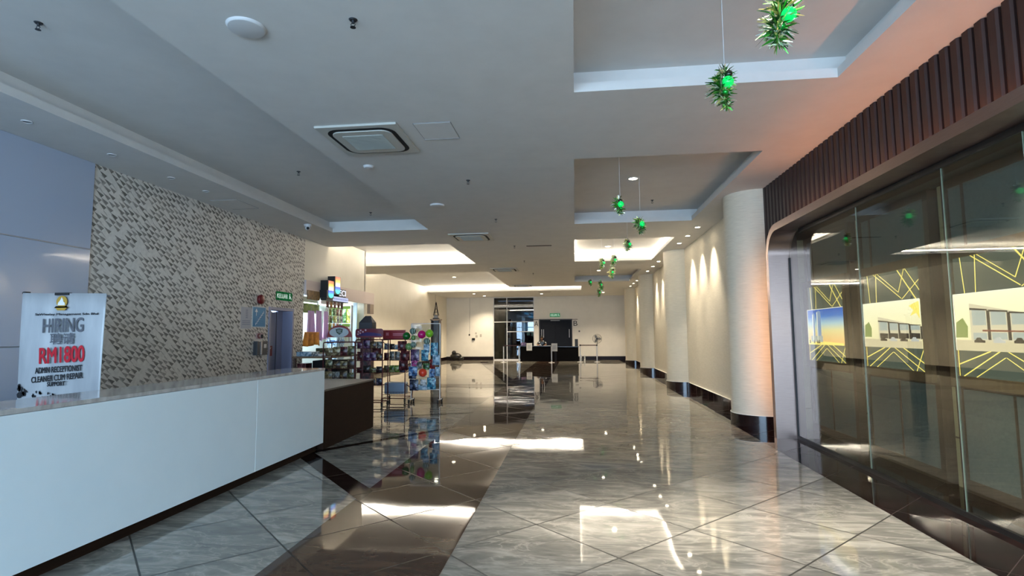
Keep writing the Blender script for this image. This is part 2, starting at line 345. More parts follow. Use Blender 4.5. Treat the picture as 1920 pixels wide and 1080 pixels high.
struct('wall_far', B().box(-8.1, -4.97, 33.2, 33.45, 0, HC+.05).box(-2.45, -2.14, 33.2, 33.45, 0, HC+.05).box(-2.14, -.17, 33.2, 33.45, 2.43, HC+.05)
       .box(-.17, 3.3, 33.2, 33.45, 0, HC+.05), wall_white)
struct('wall_back', B().box(-6.7, -6.2, -5.2, -5.05, 0, HC).box(3.0, 3.3, -5.2, -5.05, 0, HC).box(-6.2, 3.0, -5.2, -5.05, 3.4, HC), wall_white)
en = thing('entrance_glazing', 'grey aluminium entrance frames behind the camera', 'frame', (-1.6, -4.95, 0)); b = B()
for x in (-4.56, -3.0, -1.5, -.1, 1.3, 2.9, 4.52): b.box(x-.03, x+.03, -.04, .04, 0, 3.4)
obj('posts', b.box(-4.56, 4.52, -.04, .04, 2.5, 2.58).box(-4.56, 4.52, -.04, .04, 3.32, 3.4), mat('grey_aluminium', '#5a5c60', .4), en)
bb = B().box(3.02, 3.05, 9.1, 33.2, 0, .2); o_ = struct('baseboard_right', bb, marble_dark); edge_highlight = mat('pale_edge_highlight', '#e8e4da', .3); obj('top_edge_highlight', B().box(3.018, 3.05, 9.1, 33.2, .2, .208), edge_highlight, o_)  # pale strip paints the highlight along the polished baseboard edge
struct('baseboard_far', B().box(-7.9, -4.97, 33.17, 33.2, 0, .22).box(-2.45, -2.14, 33.17, 33.2, 0, .22).box(-.17, 3.05, 33.17, 33.2, 0, .22), mat('dark_maroon_skirting', '#140a0a', .4, spec=.15))
struct('baseboard_left', B().box(-7.9, -7.87, 16.2, 33.17, 0, .2), marble_dark)

# half-round columns on the right wall
for k in range(4):
    cy = 9.59+6.3*k; R = .49; cx = 3.08 if k == 0 else 3.05
    lab = ['nearest half-round cream column, right beside the bronze shopfront frame', 'second half-round cream column, first one past the three nearest wall-washing downlights',
           'third half-round cream column along the right wall', 'farthest half-round cream column, next to the far wall'][k]
    c = thing('column', lab, 'column', (cx, cy, 0), group='half-round columns of the right wall')
    def half(r, z0, z1, n=28):
        pts = [(r*math.cos(PI/2+PI*i/n), r*math.sin(PI/2+PI*i/n)) for i in range(n+1)]
        b = B(); vs = [(x, y, z0) for x, y in pts]+[(x, y, z1) for x, y in pts]; m_ = n+1
        b.mesh(vs, [(i, i+1, m_+i+1, m_+i) for i in range(n)], True); b.poly(vs[:m_]); b.poly(vs[m_:]); b.poly([vs[0], vs[n], vs[m_+n], vs[m_]]); return b
    obj('shaft', half(R, .2, HC), cream_paper, c); obj('plinth', half(R+.015, 0, .2), mat('dark_maroon_plinth', '#1c0f0f', .14), c); obj('edge_highlight', half(R+.017, .2, .208), edge_highlight, c)  # thin pale band paints the highlight on the plinth's top edge

# ------------------------------------------------------------------ timber slats above the shopfront
sl = thing('slat_fascia', 'dark walnut vertical slat cladding above the bronze shopfront frame', 'wall cladding', (3.118, 0, 0))
sb = B(); y = 9.1; k = 0
while y > -4.9:
    z0 = 0.0 if y > 8.5 else 3.0
    sb.prism([(-.045, y-.085), (-.03, y-.10), (0, y-.10), (0, y), (-.03, y), (-.045, y-.015)], 2, z0, HC-.002); y -= .135
obj('slats', sb, slat_wood, sl)
obj('backing_board', B().box(-.012, 0, -4.9, 8.44, 3.0, HC), oak_dark, sl)

# bronze portal frame of the shopfront
fr = thing('shopfront_frame', 'brushed bronze portal frame with a rounded corner around the smoked glass', 'frame', (2.85, 8.44, 0))
def arc(cy, cz, r, n=12): return [(cy+r*math.sin(PI/2-PI/2*i/n), cz+r*math.cos(PI/2-PI/2*i/n)) for i in range(n+1)]
outer = [(0, 0)]+arc(-.42, 2.64, .42)+[(-13.2, 3.06)]; inner = [(-.1, 0)]+arc(-.42, 2.64, .32)+[(-13.2, 2.96)]
b = B(); n = len(outer)
for X in (0, .32):
    for i in range(n-1): b.poly([(X, *outer[i]), (X, *outer[i+1]), (X, *inner[i+1]), (X, *inner[i])])
for L_, sm in ((outer, True), (inner, True)):
    for i in range(n-1): b.poly([(0, *L_[i]), (0, *L_[i+1]), (.32, *L_[i+1]), (.32, *L_[i])], sm)
b.poly([(0, 0, 0), (.32, 0, 0), (.32, -.1, 0), (0, -.1, 0)]); obj('portal', b, bronze, fr)
# black shadow gap between frame and glass
b = B().box(.28, .315, -13.2, -.1, 0, .045).box(.28, .315, -13.2, -.5, 2.90, 2.955).box(.28, .315, -.13, -.1, .04, 2.6)
obj('glazing_channel', b, black, fr)
obj('halo_lamp', B().box(.08, .11, -12.5, -.45, 3.062, 3.075).box(.08, .11, .002, .012, .3, 2.5), mat('orange_led', '#ffb080', emit='#ff9a55', es=6), fr)
area('shopfront_halo_lamp', (2.98, 3.3, 3.10), (.0, 0, 1), .06, 9.0, 1.7, ORANGE)
area('shopfront_side_halo_lamp', (2.98, 8.47, 1.5), (0, 1, 0), .05, 2.2, 1.9, (1, .55, .22))

# glass panes of the shopfront
YS = [8.34, 6.4, 4.96, 4.1, 2.3, .4, -1.6, -4.7]
for i in range(len(YS)-1):
    o = struct('window_%d' % (i+2), B().box(3.14, 3.15, YS[i+1]+.004, YS[i]-.004, .04, 2.93), glass)
    obj('pane_edge', B().box(3.139, 3.151, YS[i+1]-.0015, YS[i+1]+.0015, .04, 2.93), mat('polished_glass_edge', '#8a9488', .3), o)

# ------------------------------------------------------------------ showroom behind the glass
struct('wall_showroom', B().box(4.0, 4.15, -5.2, 9.2, 0, 3.0), creamstone)
struct('wall_showroom_end', B().box(3.3, 4.15, 9.2, 9.3, 0, 3.0), creamstone)
struct('ceiling_showroom', B().box(3.17, 4.15, -5.2, 9.3, 3.0, 3.06), mat('dark_grey_ceiling', '#4a4a46', .8))
cl = thing('stone_cladding', 'cream stacked stone blocks at the far end of the showroom behind the glass', 'wall cladding', (3.42, 9.198, 0))
z = 0; k = 0
cbb = B()
while z < 2.95:
    h = min(.34, 2.97-z); cbb.box(-.1, .25-.015*(k % 2), -.05-.02*(k % 2), 0, z, z+h-.012); z += h; k += 1
obj('blocks', cbb, creamstone, cl)

def em(name, col, s): return mat(name, '#202020', .5, emit=col, es=s)
e_gold = em('lit_gold_line', '#ffe878', .62); e_goldp = em('lit_pale_gold_line', '#fff2a8', .6); e_panel = em('lit_grey_green_panel', '#566058', .42)
e_cream = em('lit_cream', '#fff4cf', .36); e_building = em('lit_print_building_white', '#e8dcc0', .5); e_dark = em('lit_print_dark', '#5a5046', .3); e_win = em('lit_print_glass', '#c4ccc8', .45)
e_green = em('lit_print_foliage', '#9fae66', .45); e_car = em('lit_print_car', '#cfd0d0', .5); e_road = em('lit_print_road', '#e4d6b4', .5); e_tower = em('lit_print_tower', '#8fa8d4', .5); e_red = em('lit_print_red', '#b06a55', .33)
e_white = em('lit_white_edge', '#fffbe8', .6)
def grad_mat(name, stops, s, zlo, zhi, axis=2):
    m = bpy.data.materials.new(name); m.use_nodes = True; nt = m.node_tree; L = nt.links.new; b_ = nt.nodes['Principled BSDF']; MATS[name] = m
    tc = N(nt, 'ShaderNodeTexCoord'); sp = N(nt, 'ShaderNodeSeparateXYZ'); L(tc.outputs['Object'], sp.inputs[0])
    mr = N(nt, 'ShaderNodeMapRange', ins={1: zlo, 2: zhi}); L(sp.outputs[axis], mr.inputs[0]); r_ = ramp(nt, stops); L(mr.outputs[0], r_.inputs[0])
    L(r_.outputs[0], b_.inputs['Emission Color']); b_.inputs['Emission Strength'].default_value = s; b_.inputs['Base Color'].default_value = (.02, .02, .02, 1); b_.inputs['Roughness'].default_value = .4
    return m
sunset = grad_mat('lit_print_sunset_sky', [(0, '#f2c06a'), (.18, '#f6c27c'), (.45, '#f4e6a8'), (.62, '#b8d8e8'), (.8, '#4f86dc'), (1, '#2f5fc8')], .55, 1.28, 1.86)
cream_sky = grad_mat('lit_print_pale_sky', [(0, '#eadcae'), (.5, '#fdf3c8'), (1, '#fffbe0')], .58, 1.28, 1.86)

def line(b, p, q, w, x=-.012):
    (y0, z0), (y1, z1) = p, q; d = Vector((y1-y0, z1-z0)); n_ = Vector((-d.y, d.x)).normalized()*w*.32
    b.prism([(y0+n_.x, z0+n_.y), (y1+n_.x, z1+n_.y), (y1-n_.x, z1-n_.y), (y0-n_.x, z0-n_.y)], 0, x-.003, x)
def unit(yc, kind, label, ulabel):
    """display wall bay: timber frame with blue-grey fabric panels; the light box hangs on it. Local s runs from the far edge (0) to the near edge (W)."""
    W = 1.42; t = thing('display_bay', ulabel, 'wall panelling', (3.65, yc, 0), group='timber and fabric bays of the showroom')
    a, c = -W/2, W/2
    obj('timber_frame', B().box(0, .3, a, a+.08, 0, 2.98).box(0, .3, c-.08, c, 0, 2.98).box(0, .3, a+.08, c-.08, 0, .12).box(0, .04, a+.08, c-.08, 2.9, 2.98), oak_dark, t)
    obj('lower_fabric_panel', B().box(.01, .05, a+.09, -.01, .12, .96), fabric_blue, t); obj('lower_fabric_panel', B().box(.01, .05, .01, c-.09, .12, .96), fabric_blue, t)
    obj('centre_batten', B().box(.0, .05, -.01, .01, .12, .96), oak_dark, t)
    obj('upper_fabric_panel', B().box(.01, .05, a+.09, c-.3, 2.30, 2.9), fabric_blue, t); obj('upper_fabric_panel', B().box(.01, .05, c-.27, c-.09, 2.30, 2.9), fabric_blue, t)
    obj('upper_batten', B().box(0, .05, c-.3, c-.27, 2.30, 2.9), oak_dark, t)
    obj('middle_backing', B().box(.03, .06, a+.08, c-.08, .96, 2.3), oak_dark, t)
    o = thing('light_box', label, 'light box', (3.625, yc, 0), group='backlit property pictures behind the shopfront glass')
    w = .575; z0, z1 = 1.09, 2.2
    obj('frame', B().box(-.03, .02, -w-.1, -w, z0-.1, z1+.1).box(-.03, .02, w, w+.1, z0-.1, z1+.1).box(-.03, .02, -w, w, z0-.1, z0).box(-.03, .02, -w, w, z1, z1+.1), oak, o)
    obj('panel', B().box(0, .02, -w, w, z0, z1), e_panel, o)
    pz0, pz1 = 1.33, 1.85
    # gold lines (s: +1 far edge .. -1 near edge)
    Y = lambda s: s*w
    lb = B()
    for p, q, ww in (((.80, z1), (.74, pz1), .012), ((.46, z1), (.50, pz1), .012), ((.56, z1), (-.38, pz1+.03), .012), ((.42, z1), (-.30, pz1+.1), .009), ((-.30, z1), (-.85, pz1), .02), ((-.55, z1), (-.98, pz1+.08), .012), ((-.98, pz1+.22), (-.40, pz1+.02), .01), ((-.52, z1), (-.3, pz1+.1), .012),
                     ((.98, z0+.11), (.28, pz0), .016), ((.9, z0), (.1, pz0), .014), ((.62, z0), (.0, pz0-.05), .010), ((-.02, pz0-.05), (-.62, z0), .009), ((-.06, pz0), (-.95, z0), .012), ((-.35, pz0), (-.99, z0+.08), .016), ((-.72, z0), (-.97, pz0), .012), ((.99, z0), (.99, pz1), .01)):
        line(lb, (Y(p[0]), p[1]), (Y(q[0]), q[1]), ww)
    obj('gold_lines', lb, e_gold, o)
    pic = obj('picture', B().box(-.026, -.0, -w*.97, w*.97, pz0, pz1), sunset if kind == 0 else cream_sky, o)
    X = -.028
    def pr(nm, pts, m_, x=X): obj(nm, B().prism([(Y(s), z_) for s, z_ in pts], 0, x-.004, x+.001), m_, pic)
    if kind == 0:
        pr('ground', [(.95, pz0+.0), (-.95, pz0), (-.95, pz0+.03), (.2, pz0+.05), (.95, pz0+.08)], e_gold)
        for s0, s1, zt in ((.68, .55, 1.78), (.42, .2, 1.81)):
            pr('tower', [(s0, pz0+.06), (s1, pz0+.06), (s1, zt), ((s0+s1)/2, zt+.025), (s0, zt)], e_tower)
            pr('tower_edge', [(s0-.03, pz0+.06), (s0-.05, pz0+.06), (s0-.05, zt), (s0-.03, zt)], e_white, X-.004)
        pr('podium', [(.78, pz0+.04), (.12, pz0+.04), (.12, pz0+.13), (.78, pz0+.13)], e_win, X-.003)
        for s_ in (.85, .6, .4, .3): pr('tree', [(s_+.03, pz0+.02), (s_-.03, pz0+.02), (s_-.02, pz0+.07), (s_+.02, pz0+.07)], e_dark, X-.006)
    else:
        big = kind == 2
        h = 1.0 if big else .72
        pr('road', [(.97, pz0), (-.97, pz0), (-.97, pz0+.08), (.97, pz0+.1)], e_road)
        L0 = .62 if big else .42
        pr('facade', [(L0, pz0+.09), (-.97, pz0+.09), (-.97, pz0+.15+.12*h), (L0, pz0+.17+.26*h)], e_building)
        nb = 4
        for q in range(nb):
            s0 = L0-.06-q*(L0+.95)/nb; s1 = s0-.28; f0 = 1-.17*q; 
            base = pz0+.10+.12*h; 
            pr('shop_window', [(s0, base+.01), (s1, base+.01), (s1, base+.125*h*f0+.01), (s0, base+.14*h*f0+.015)], e_win, X-.004)
            pr('canopy', [(s0+.04, base+.15*h*f0+.02), (s1-.04, base+.135*h*f0+.015), (s1-.04, base+.125*h*f0+.012), (s0+.04, base+.14*h*f0+.012)], e_dark, X-.006)
            pr('mullion', [(s1-.03, pz0+.1), (s1-.08, pz0+.1), (s1-.08, base+.13*h*f0), (s1-.03, base+.14*h*f0)], e_dark, X-.005)
            pr('shop_front', [(s0, pz0+.105), (s1, pz0+.105), (s1, pz0+.16), (s0, pz0+.165)], e_dark if not big else e_win, X-.004)
            pr('car', [(s0-.02, pz0+.075), (s0-.24, pz0+.075), (s0-.24, pz0+.095), (s0-.18, pz0+.1), (s0-.15, pz0+.12), (s0-.08, pz0+.12), (s0-.05, pz0+.1), (s0-.02, pz0+.095)], e_car if q % 2 else e_dark, X-.008)
        if big: pr('shop_sign', [(.35, pz0+.175), (-.95, pz0+.16), (-.95, pz0+.17), (.35, pz0+.19)], e_red, X-.007)
        pr('foliage', [(.96, pz0+.12), (.7, pz0+.12), (.68, pz0+.22), (.78, pz0+.3), (.93, pz0+.26)], e_green, X-.003)
        if not big: pr('palm_fronds', [(-.96, pz1-.02), (-.66, pz1-.06), (-.8, pz1-.11), (-.7, pz1-.17), (-.88, pz1-.14), (-.96, pz1-.2)], e_gold, X-.003)
    # thin bright edge of the raised picture sheet
    obj('picture_edge', B().box(-.03, -.027, -w*.98, w*.98, pz1, pz1+.008).box(-.03, -.027, w*.97, w*.985, pz0, pz1), e_white, o)
unit(8.38, 0, 'backlit picture of two blue towers at sunset, in a brown frame behind the glass', 'showroom bay holding the twin-tower picture, next to the cream stone blocks')
unit(6.72, 1, 'backlit picture of a pale shop row with a palm at its corner, behind the glass', 'showroom bay holding the shop-row picture with the palm')
unit(5.08, 2, 'largest-looking backlit picture, a white shop block with big windows and a car, behind the glass', 'nearest showroom bay, holding the white shop block picture')
for yc, lb_ in ((7.55, 'pale timber post between the tower picture bay and the palm picture bay'), (5.9, 'pale timber post between the palm picture bay and the nearest bay')):
    p_ = thing('display_post', lb_, 'post', (3.72, yc, 0), group='posts between the showroom bays')
    obj('post', B().box(0, .2, -.06, .06, 0, 2.98), oak, p_)
    eb = B()
    for z0_, z1_ in ((0, .46), (.48, .96), (.98, 2.98)): eb.box(-.012, -.0005, -.05, .035, z0_, z1_)
    obj('cream_strip', eb, creamstone, p_)
area('showroom_fill_light', (3.30, 4.5, 2.96), (.42, 0, -1), .12, 8.8, 34, (1, .92, .80), spread=95)  # added unseen fill light, brightens the showroom bays evenly

# ------------------------------------------------------------------ white cladding and things on the left wall
for k, (z0, z1, lb_) in enumerate(((2.683, HC, 'tall glossy white wall panel under the ceiling at the left edge'), (1.413, 2.673, 'middle glossy white wall panel, above the hiring banner'), (.1, 1.403, 'lowest glossy white wall panel, behind the hiring banner'))):
    o = obj('wall_panel', B().box(-6.44, -6.38, .5, 6.49, z0, z1), panel_white, bevel=.006); tag(o, lb_, 'wall panel', 'glossy white cladding panels')

tag(obj('joint_highlight', B().box(-6.40, -6.378, .5, 6.485, 2.674, 2.682), chrome), 'thin bright strip added as the edge highlight between the upper two glossy white wall panels', 'highlight')  # metal strip added to imitate light catching the panel edge
# door in the patterned wall
d1 = B().box(-6.66, -6.62, 10.9, 11.50, 0, 2.05); o = struct('door_1', d1, doorblue)
obj('door_frame', B().box(-6.7, -6.38, 10.82, 10.88, 0, 2.14).box(-6.7, -6.38, 11.77, 11.83, 0, 2.14).box(-6.7, -6.38, 10.88, 11.77, 2.08, 2.14), framelav, o)
obj('side_leaf', B().box(-6.66, -6.62, 11.56, 11.77, 0, 2.08), framelav, o)
obj('door_closer', B().box(-6.62, -6.55, 10.95, 11.2, 1.99, 2.06), grey_pl, o)
obj('door_seal', B().box(-6.68, -6.64, 11.50, 11.56, 0, 2.06), black, o)
g = thing('prohibition_sign', 'small red square sign with a diagonal white line on the blue-grey door', 'sign', (-6.615, 11.22, 1.2))
obj('plate', B().box(0, .006, -.14, .14, -.11, .11), reds, g); obj('diagonal_line', B().prism([(-.09, -.07), (-.08, -.08), (.09, .07), (.08, .08)], 0, .006, .008), white_pl, g)
grn = mat('exit_sign_green', '#1f7a4a', .4, emit='#1f8a50', es=.12); wl = mat('sign_white', '#e0efe6', .4, emit='#e0fff0', es=.15)
def exit_sign(loc, rz, label, w=.68, h=.2, group='green exit signs'):
    t = thing('exit_sign', label, 'exit sign', loc, rz, group)
    obj('housing', B().box(-w/2, w/2, 0, .05, -h/2, h/2), grn, t, bevel=.004)
    obj('lettering', shift(text_geo('KELUAR', .2, .001, width=w*.62, height=h*.5), -w*.1, -.002, 0), wl, t)
    a = B(); # running figure
    a.prism([(w*.30, -.05), (w*.33, -.05), (w*.36, .0), (w*.34, .04), (w*.31, .04), (w*.32, .0)], 1, -.004, -.001).sph((w*.335, -.003, .06), .016, 8, 6, (1, .3, 1)); a.prism([(w*.36, -.01), (w*.42, -.06), (w*.44, -.05), (w*.38, .01)], 1, -.004, -.001)
    obj('pictogram', a, wl, t); return t
exit_sign((-6.40, 11.42, 2.40), PI/2, 'green exit sign above the blue-grey door in the patterned wall', .7, .2)
exit_sign((-1.18, 33.15, 2.71), 0, 'green exit sign above the dark double door in the far wall', .62, .22)
t = thing('fire_alarm_bell', 'round red fire bell on the patterned wall above the stair sign', 'alarm bell', (-6.4, 10.47, 2.27))
obj('base', B().cyl((0, 0, 0), (.03, 0, 0), .09, .09, 20), reds, t); obj('gong', B().sph((.04, 0, 0), .1, 20, 10, (.45, 1, 1)), reds, t)
t = thing('stair_sign', 'blue sign with a white arrow and stairs on the patterned wall', 'sign', (-6.4, 10.47, 1.91))
obj('plate', B().box(.001, .006, -.25, .25, -.21, .21), mat('sign_border', '#c9d4da', .5), t)
obj('blue_field', B().box(.006, .008, -.22, .22, -.195, .195), mat('sign_blue', '#1f78a8', .5), t)
st = B(); pts = []
for k in range(7): pts += [(-.12+.045*k, -.17+.042*k), (-.12+.045*k, -.17+.042*(k+1))]
for k in range(len(pts)-1): line(st, pts[k], pts[k+1], .018, .011)
st2 = B(); line(st2, (-.11, .02), (-.11, .13), .022, .011); st2.prism([(-.16, .1), (-.06, .1), (-.11, .17)], 0, .008, .011); obj('arrow', st2, mat('sign_white_print', '#dfe8ec', .5), t)
obj('stairs', st, mat('sign_white_print', '#dfe8ec', .5), t)
t = thing('notice_sheet', 'pale notice sheet with faint print, left of the blue stair sign', 'notice', (-6.4, 10.03, 1.88))
obj('sheet', B().box(.001, .004, -.17, .17, -.21, .21), mat('pale_paper', '#b6b6bc', .7), t)
b = B()
for k in range(5): b.box(.004, .005, -.02, .05, .16-.036*k-.02, .16-.036*k)
for k in range(3): b.box(.004, .005, -.13, .13, -.05-.035*k-.014, -.05-.035*k)
obj('print', b, mat('faint_grey_print', '#8a8e9c', .7), t)
t = thing('call_point', 'small red manual call point above the steel box beside the door', 'alarm', (-6.4, 10.5, 1.525))
obj('plate', B().box(0, .01, -.12, .12, -.06, .06), mat('pinkish_plate', '#b39a9c', .6), t); obj('ring', B().tube([(.02, -.03+.04*math.cos(a*PI/6), .04*math.sin(a*PI/6)) for a in range(2, 11)], .012, 6), reds, t); obj('key_switch', B().box(.01, .04, .05, .08, -.045, .03), black, t)
t = thing('fireman_intercom', 'dark wall box with a bright steel strip, below the call point', 'control box', (-6.4, 10.48, 1.28))
obj('box', B().box(0, .09, -.18, .18, -.14, .14), mat('dark_grey_box', '#3c3e42', .4), t, bevel=.006); obj('steel_strip', B().box(.09, .1, -.06, -.02, -.13, .13), chrome, t); obj('label_plate', B().box(.09, .094, .05, .14, .0, .08), white_pl, t)
t = thing('security_camera', 'white dome security camera under the soffit near the shop sign', 'camera', (-5.53, 10.72, HC))
obj('dome_base', B().cyl((0, 0, -.05), (0, 0, 0), .07, .08, 20), white_pl, t); obj('eyeball', B().sph((.0, 0, -.07), .055), white_pl, t); obj('lens', B().sph((.02, -.035, -.085), .03), black, t)

# ------------------------------------------------------------------ reception counter
rc = thing('reception_counter', 'long white reception counter with a thin marble top, front left', 'counter', (-3.34, 7.04, 0))
obj('front_panel', B().box(-.03, 0, -8.6, -1.56, .1, 1.05).box(-.03, 0, -1.555, 0, .1, 1.05), front_white, rc, bevel=.002)
obj('end_panel', B().box(-.5, -.031, -.03, 0, .1, 1.05), front_white, rc)
obj('marble_top', B().box(-.52, .0, -8.6, .01, 1.052, 1.082), counter_stone, rc, bevel=.003)
obj('inner_panel', B().box(-.5, -.47, -8.6, -.031, .1, 1.05), front_white, rc)
obj('toe_kick', B().box(-.48, -.07, -8.55, -.06, 0, .1), brown_lam, rc)
obj('worktop', B().box(-.95, -.505, -8.6, -.1, .72, .75), front_white, rc); obj('desk_leg', B().box(-.95, -.92, -8.6, -8.5, 0, .72), front_white, rc); obj('desk_leg', B().box(-.95, -.92, -.2, -.1, 0, .72), front_white, rc)
bc = thing('low_brown_counter', 'low dark brown counter with a grey top at the end of the reception counter', 'counter', (-3.36, 7.08, 0))
obj('carcass', B().box(-1.15, 0, 0, 1.83, 0, .765), brown_lam, bc, bevel=.003); obj('top', B().box(-1.16, .006, -.0, 1.84, .766, .79), taupe_lam, bc, bevel=.002)

# hiring banner behind the counter
hb = thing('hiring_banner', 'white hiring banner with grey and red lettering standing behind the reception counter', 'banner', (-5.02, 4.8, 0), 0)
vinyl = noisy('white_vinyl', '#95979a', '#acadae', scale=(3, 3, .6), nscale=2, rough=.35, world=False)
nx, nz = 40, 12; vs = []; W2 = .5
for j in range(nz+1):
    for i in range(nx+1):
        u_ = i/nx; x = -W2+2*W2*u_; zz = .12+(1.955-.12)*j/nz
        yy = .012*math.sin(u_*9+zz*2)+(.10*max(0, .10-u_)/.10) + .012*math.exp(-((u_-.42)/.04)**2)
        vs.append((x, yy, zz - .02*u_*(j/nz)))
fs = [(j*(nx+1)+i, j*(nx+1)+i+1, (j+1)*(nx+1)+i+1, (j+1)*(nx+1)+i) for j in range(nz) for i in range(nx)]
sheet = obj('sheet', B().mesh(vs, fs, True), vinyl, hb); sm_ = sheet.modifiers.new('thickness', 'SOLIDIFY'); sm_.thickness = .003
obj('rear_stand', B().tube([(0, .12, .0), (0, .1, 1.93)], .012).tube([(-.5, .12, .03), (.5, .12, .03)], .012).tube([(-.47, .12, 1.93), (.49, .05, 1.915)], .008), grey_pl, hb)
obj('top_clip', B().box(-.05, .1, -.01, .03, 1.925, 1.95), black, hb); obj('corner_clip', B().box(-.5, -.47, .07, .13, 1.95, 1.97), black, hb); obj('corner_clip', B().box(-.41, -.38, .0, .05, 1.95, 1.968), black, hb)
def bt(nm, txt, x, z, w, h, m_, bold=.0, rot=0, y=-.016):
    g_ = text_geo(txt, .2, .0008, width=w, height=h)
    if bold:
        v0, f0, n0 = list(g_.v), list(g_.f), len(g_.v)
        for kk, (dx, dz) in enumerate(((-bold, bold*.5), (bold, -bold*.5), (0, bold), (0, -bold))): g_.mesh([(p[0]+dx, p[1]-.0005*(kk+1), p[2]+dz) for p in v0], f0)
    g_.xf(Matrix.Translation((x, y, z)) @ Matrix.Rotation(rot, 4, 'Y')); return obj(nm, g_, m_, hb)
gtext = mat('grey_print', '#55565c', .5); rtext = mat('red_print', '#b00d22', .5); ktext = mat('black_print', '#16161a', .5); gold = mat('gold_print', '#a8842c', .45); wprint = mat('white_print', '#d8d8da', .5)
bt('company_line', 'SaWiseley Management Sdn Bhd', .10, 1.735, .68, .026, ktext, .001)
bt('hiring_text', 'HIRING', .07, 1.63, .44, .135, gtext, .003, -.02)
bt('chinese_text', '聘请', .07, 1.50, .26, .105, gtext, .002, -.02)
bt('salary_text', 'RM1800', .075, 1.345, .48, .15, rtext, .005, -.05)
bt('job_line', 'ADMIN RECEPTIONIST', .05, 1.205, .50, .055, ktext, .002, -.06)
bt('job_line', 'CLEANER CUM REPAIR', .04, 1.125, .55, .055, ktext, .002, -.09)
bt('job_line', 'SUPPORT', .035, 1.066, .19, .04, ktext, .002, -.05)
lg = B().cyl((.04, -.014, 1.86), (.04, -.018, 1.86), .058, .058, 28); lg.prism([(-.035, 1.80), (.04, 1.785), (.115, 1.80), (.10, 1.815), (.085, 1.79), (.04, 1.775), (-.005, 1.79), (-.02, 1.815)], 1, -.02, -.016); lg.prism([(-.02, 1.80), (.1, 1.80), (.08, 1.775), (.0, 1.775)], 1, -.0205, -.016)
obj('gold_emblem', lg, gold, hb); obj('emblem_buildings', B().prism([(.0, 1.825), (.08, 1.825), (.075, 1.85), (.06, 1.86), (.055, 1.88), (.04, 1.905), (.03, 1.88), (.015, 1.86), (.005, 1.85)], 1, -.021, -.0185), wprint, hb)
sk = B()
rs = random.Random(3)
for k in range(26):
    x_ = -.37+rs.random()**1.6*.40; z_ = .94+rs.random()*.1*(1-(x_+.37)/.5); r_ = .006+rs.random()*.02*(1 if x_ < -.3 else .5)
    sk = B(); sk.prism([(x_+r_*math.cos(a)*rs.uniform(.5, 1.3), z_+r_*math.sin(a)*rs.uniform(.6, 1.8)) for a in [i*PI/4 for i in range(8)]], 1, -.0165, -.0155); obj('ink_splash', sk, ktext, hb)

# ------------------------------------------------------------------ ceiling fittings
def cassette(loc, lb_):
    t = thing('air_conditioner', lb_, 'air conditioner', loc, group='square ceiling air conditioners')
    fr_ = B(); W_ = .475; fr_.box(-W_, W_, -W_, W_, -.028, 0); obj('face_frame', fr_, mat('off_white_plastic', '#b9b8b0', .45), t, bevel=.008)
    o1 = rrect(.80, .80, .16); obj('outlet_slot', B().prism(o1, 2, -.032, -.027), blackm, t)
    i1 = rrect(.70, .70, .12); gp = obj('grille_panel', B().prism(i1, 2, -.045, -.031), MATS['off_white_plastic'], t, bevel=.004)
    gb = B().box(-.24, .24, -.24, .24, -.047, -.045)
    for k in range(23): gb.box(-.24, .24, -.235+k*.0205, -.228+k*.0205, -.053, -.047)
    obj('intake_grille', gb, mat('grille_grey', '#a3a69f', .5), gp); return t
ac = cassette((-2.39, 6.1, HC), 'nearest square ceiling air conditioner, left of the ceiling hatch')
dup(ac, (-2.4, 12.65, HC), 'second square ceiling air conditioner, level with the gap between the left coffers')
dup(ac, (-2.45, 19.2, HC), 'third square ceiling air conditioner down the middle ceiling')
dup(ac, (-2.4, 25.6, HC), 'farthest square ceiling air conditioner, close to the long lit coffer')
def sprinkler(loc, lb_, first=None):
    if first: return dup(first, loc, lb_)
    t = thing('sprinkler', lb_, 'sprinkler', loc, group='ceiling sprinkler heads'); t.scale = (.72, .72, .72); k = mat('dull_nickel', '#4a4c50', .35, metal=.8)
    obj('rosette', B().cyl((0, 0, -.012), (0, 0, 0), .035, .045, 18), k, t)
    obj('body', B().cyl((0, 0, -.04), (0, 0, -.01), .013, .016, 10).tube([(.013, 0, -.035), (.024, 0, -.055), (.006, 0, -.08)], .004, 6).tube([(-.013, 0, -.035), (-.024, 0, -.055), (-.006, 0, -.08)], .004, 6), k, t)
    obj('deflector', B().cyl((0, 0, -.085), (0, 0, -.08), .03, .028, 14), k, t); return t
sp0 = sprinkler((-1.6, 3.71, HC), 'sprinkler head nearest the camera, right of the round ceiling disc')
for x, y, z, l in ((-4.39, 3.85, HU, 'sprinkler head in the big left coffer, nearest the top left corner'), (-4.32, 8.03, HU, 'sprinkler head midway along the big left coffer'), (-4.26, 10.96, HU, 'sprinkler head near the far end of the big left coffer'),
                   (-1.57, 7.97, HC, 'sprinkler head on the middle ceiling, beyond the ceiling hatch'), (-1.55, 10.78, HC, 'sprinkler head on the middle ceiling, just before the second air conditioner'), (1.55, 10.73, HU, 'sprinkler head in the second right coffer beside the pendant spot'),
                   (-1.54, 14.13, HC, 'sprinkler head just past the second air conditioner'), (-1.55, 17.05, HC, 'sprinkler head on the middle ceiling before the third air conditioner'), (-1.53, 20.51, HC, 'sprinkler head farthest down the middle ceiling')):
    sprinkler((x, y, z), l, sp0)
dsk = tag(obj('ceiling_speaker', B().cyl((0, 0, -.02), (0, 0, 0), .13, .145, 40), white_pl, loc=(-2.44, 3.7, HC), bevel=.004), 'large round white ceiling disc near the top of the picture', 'speaker')
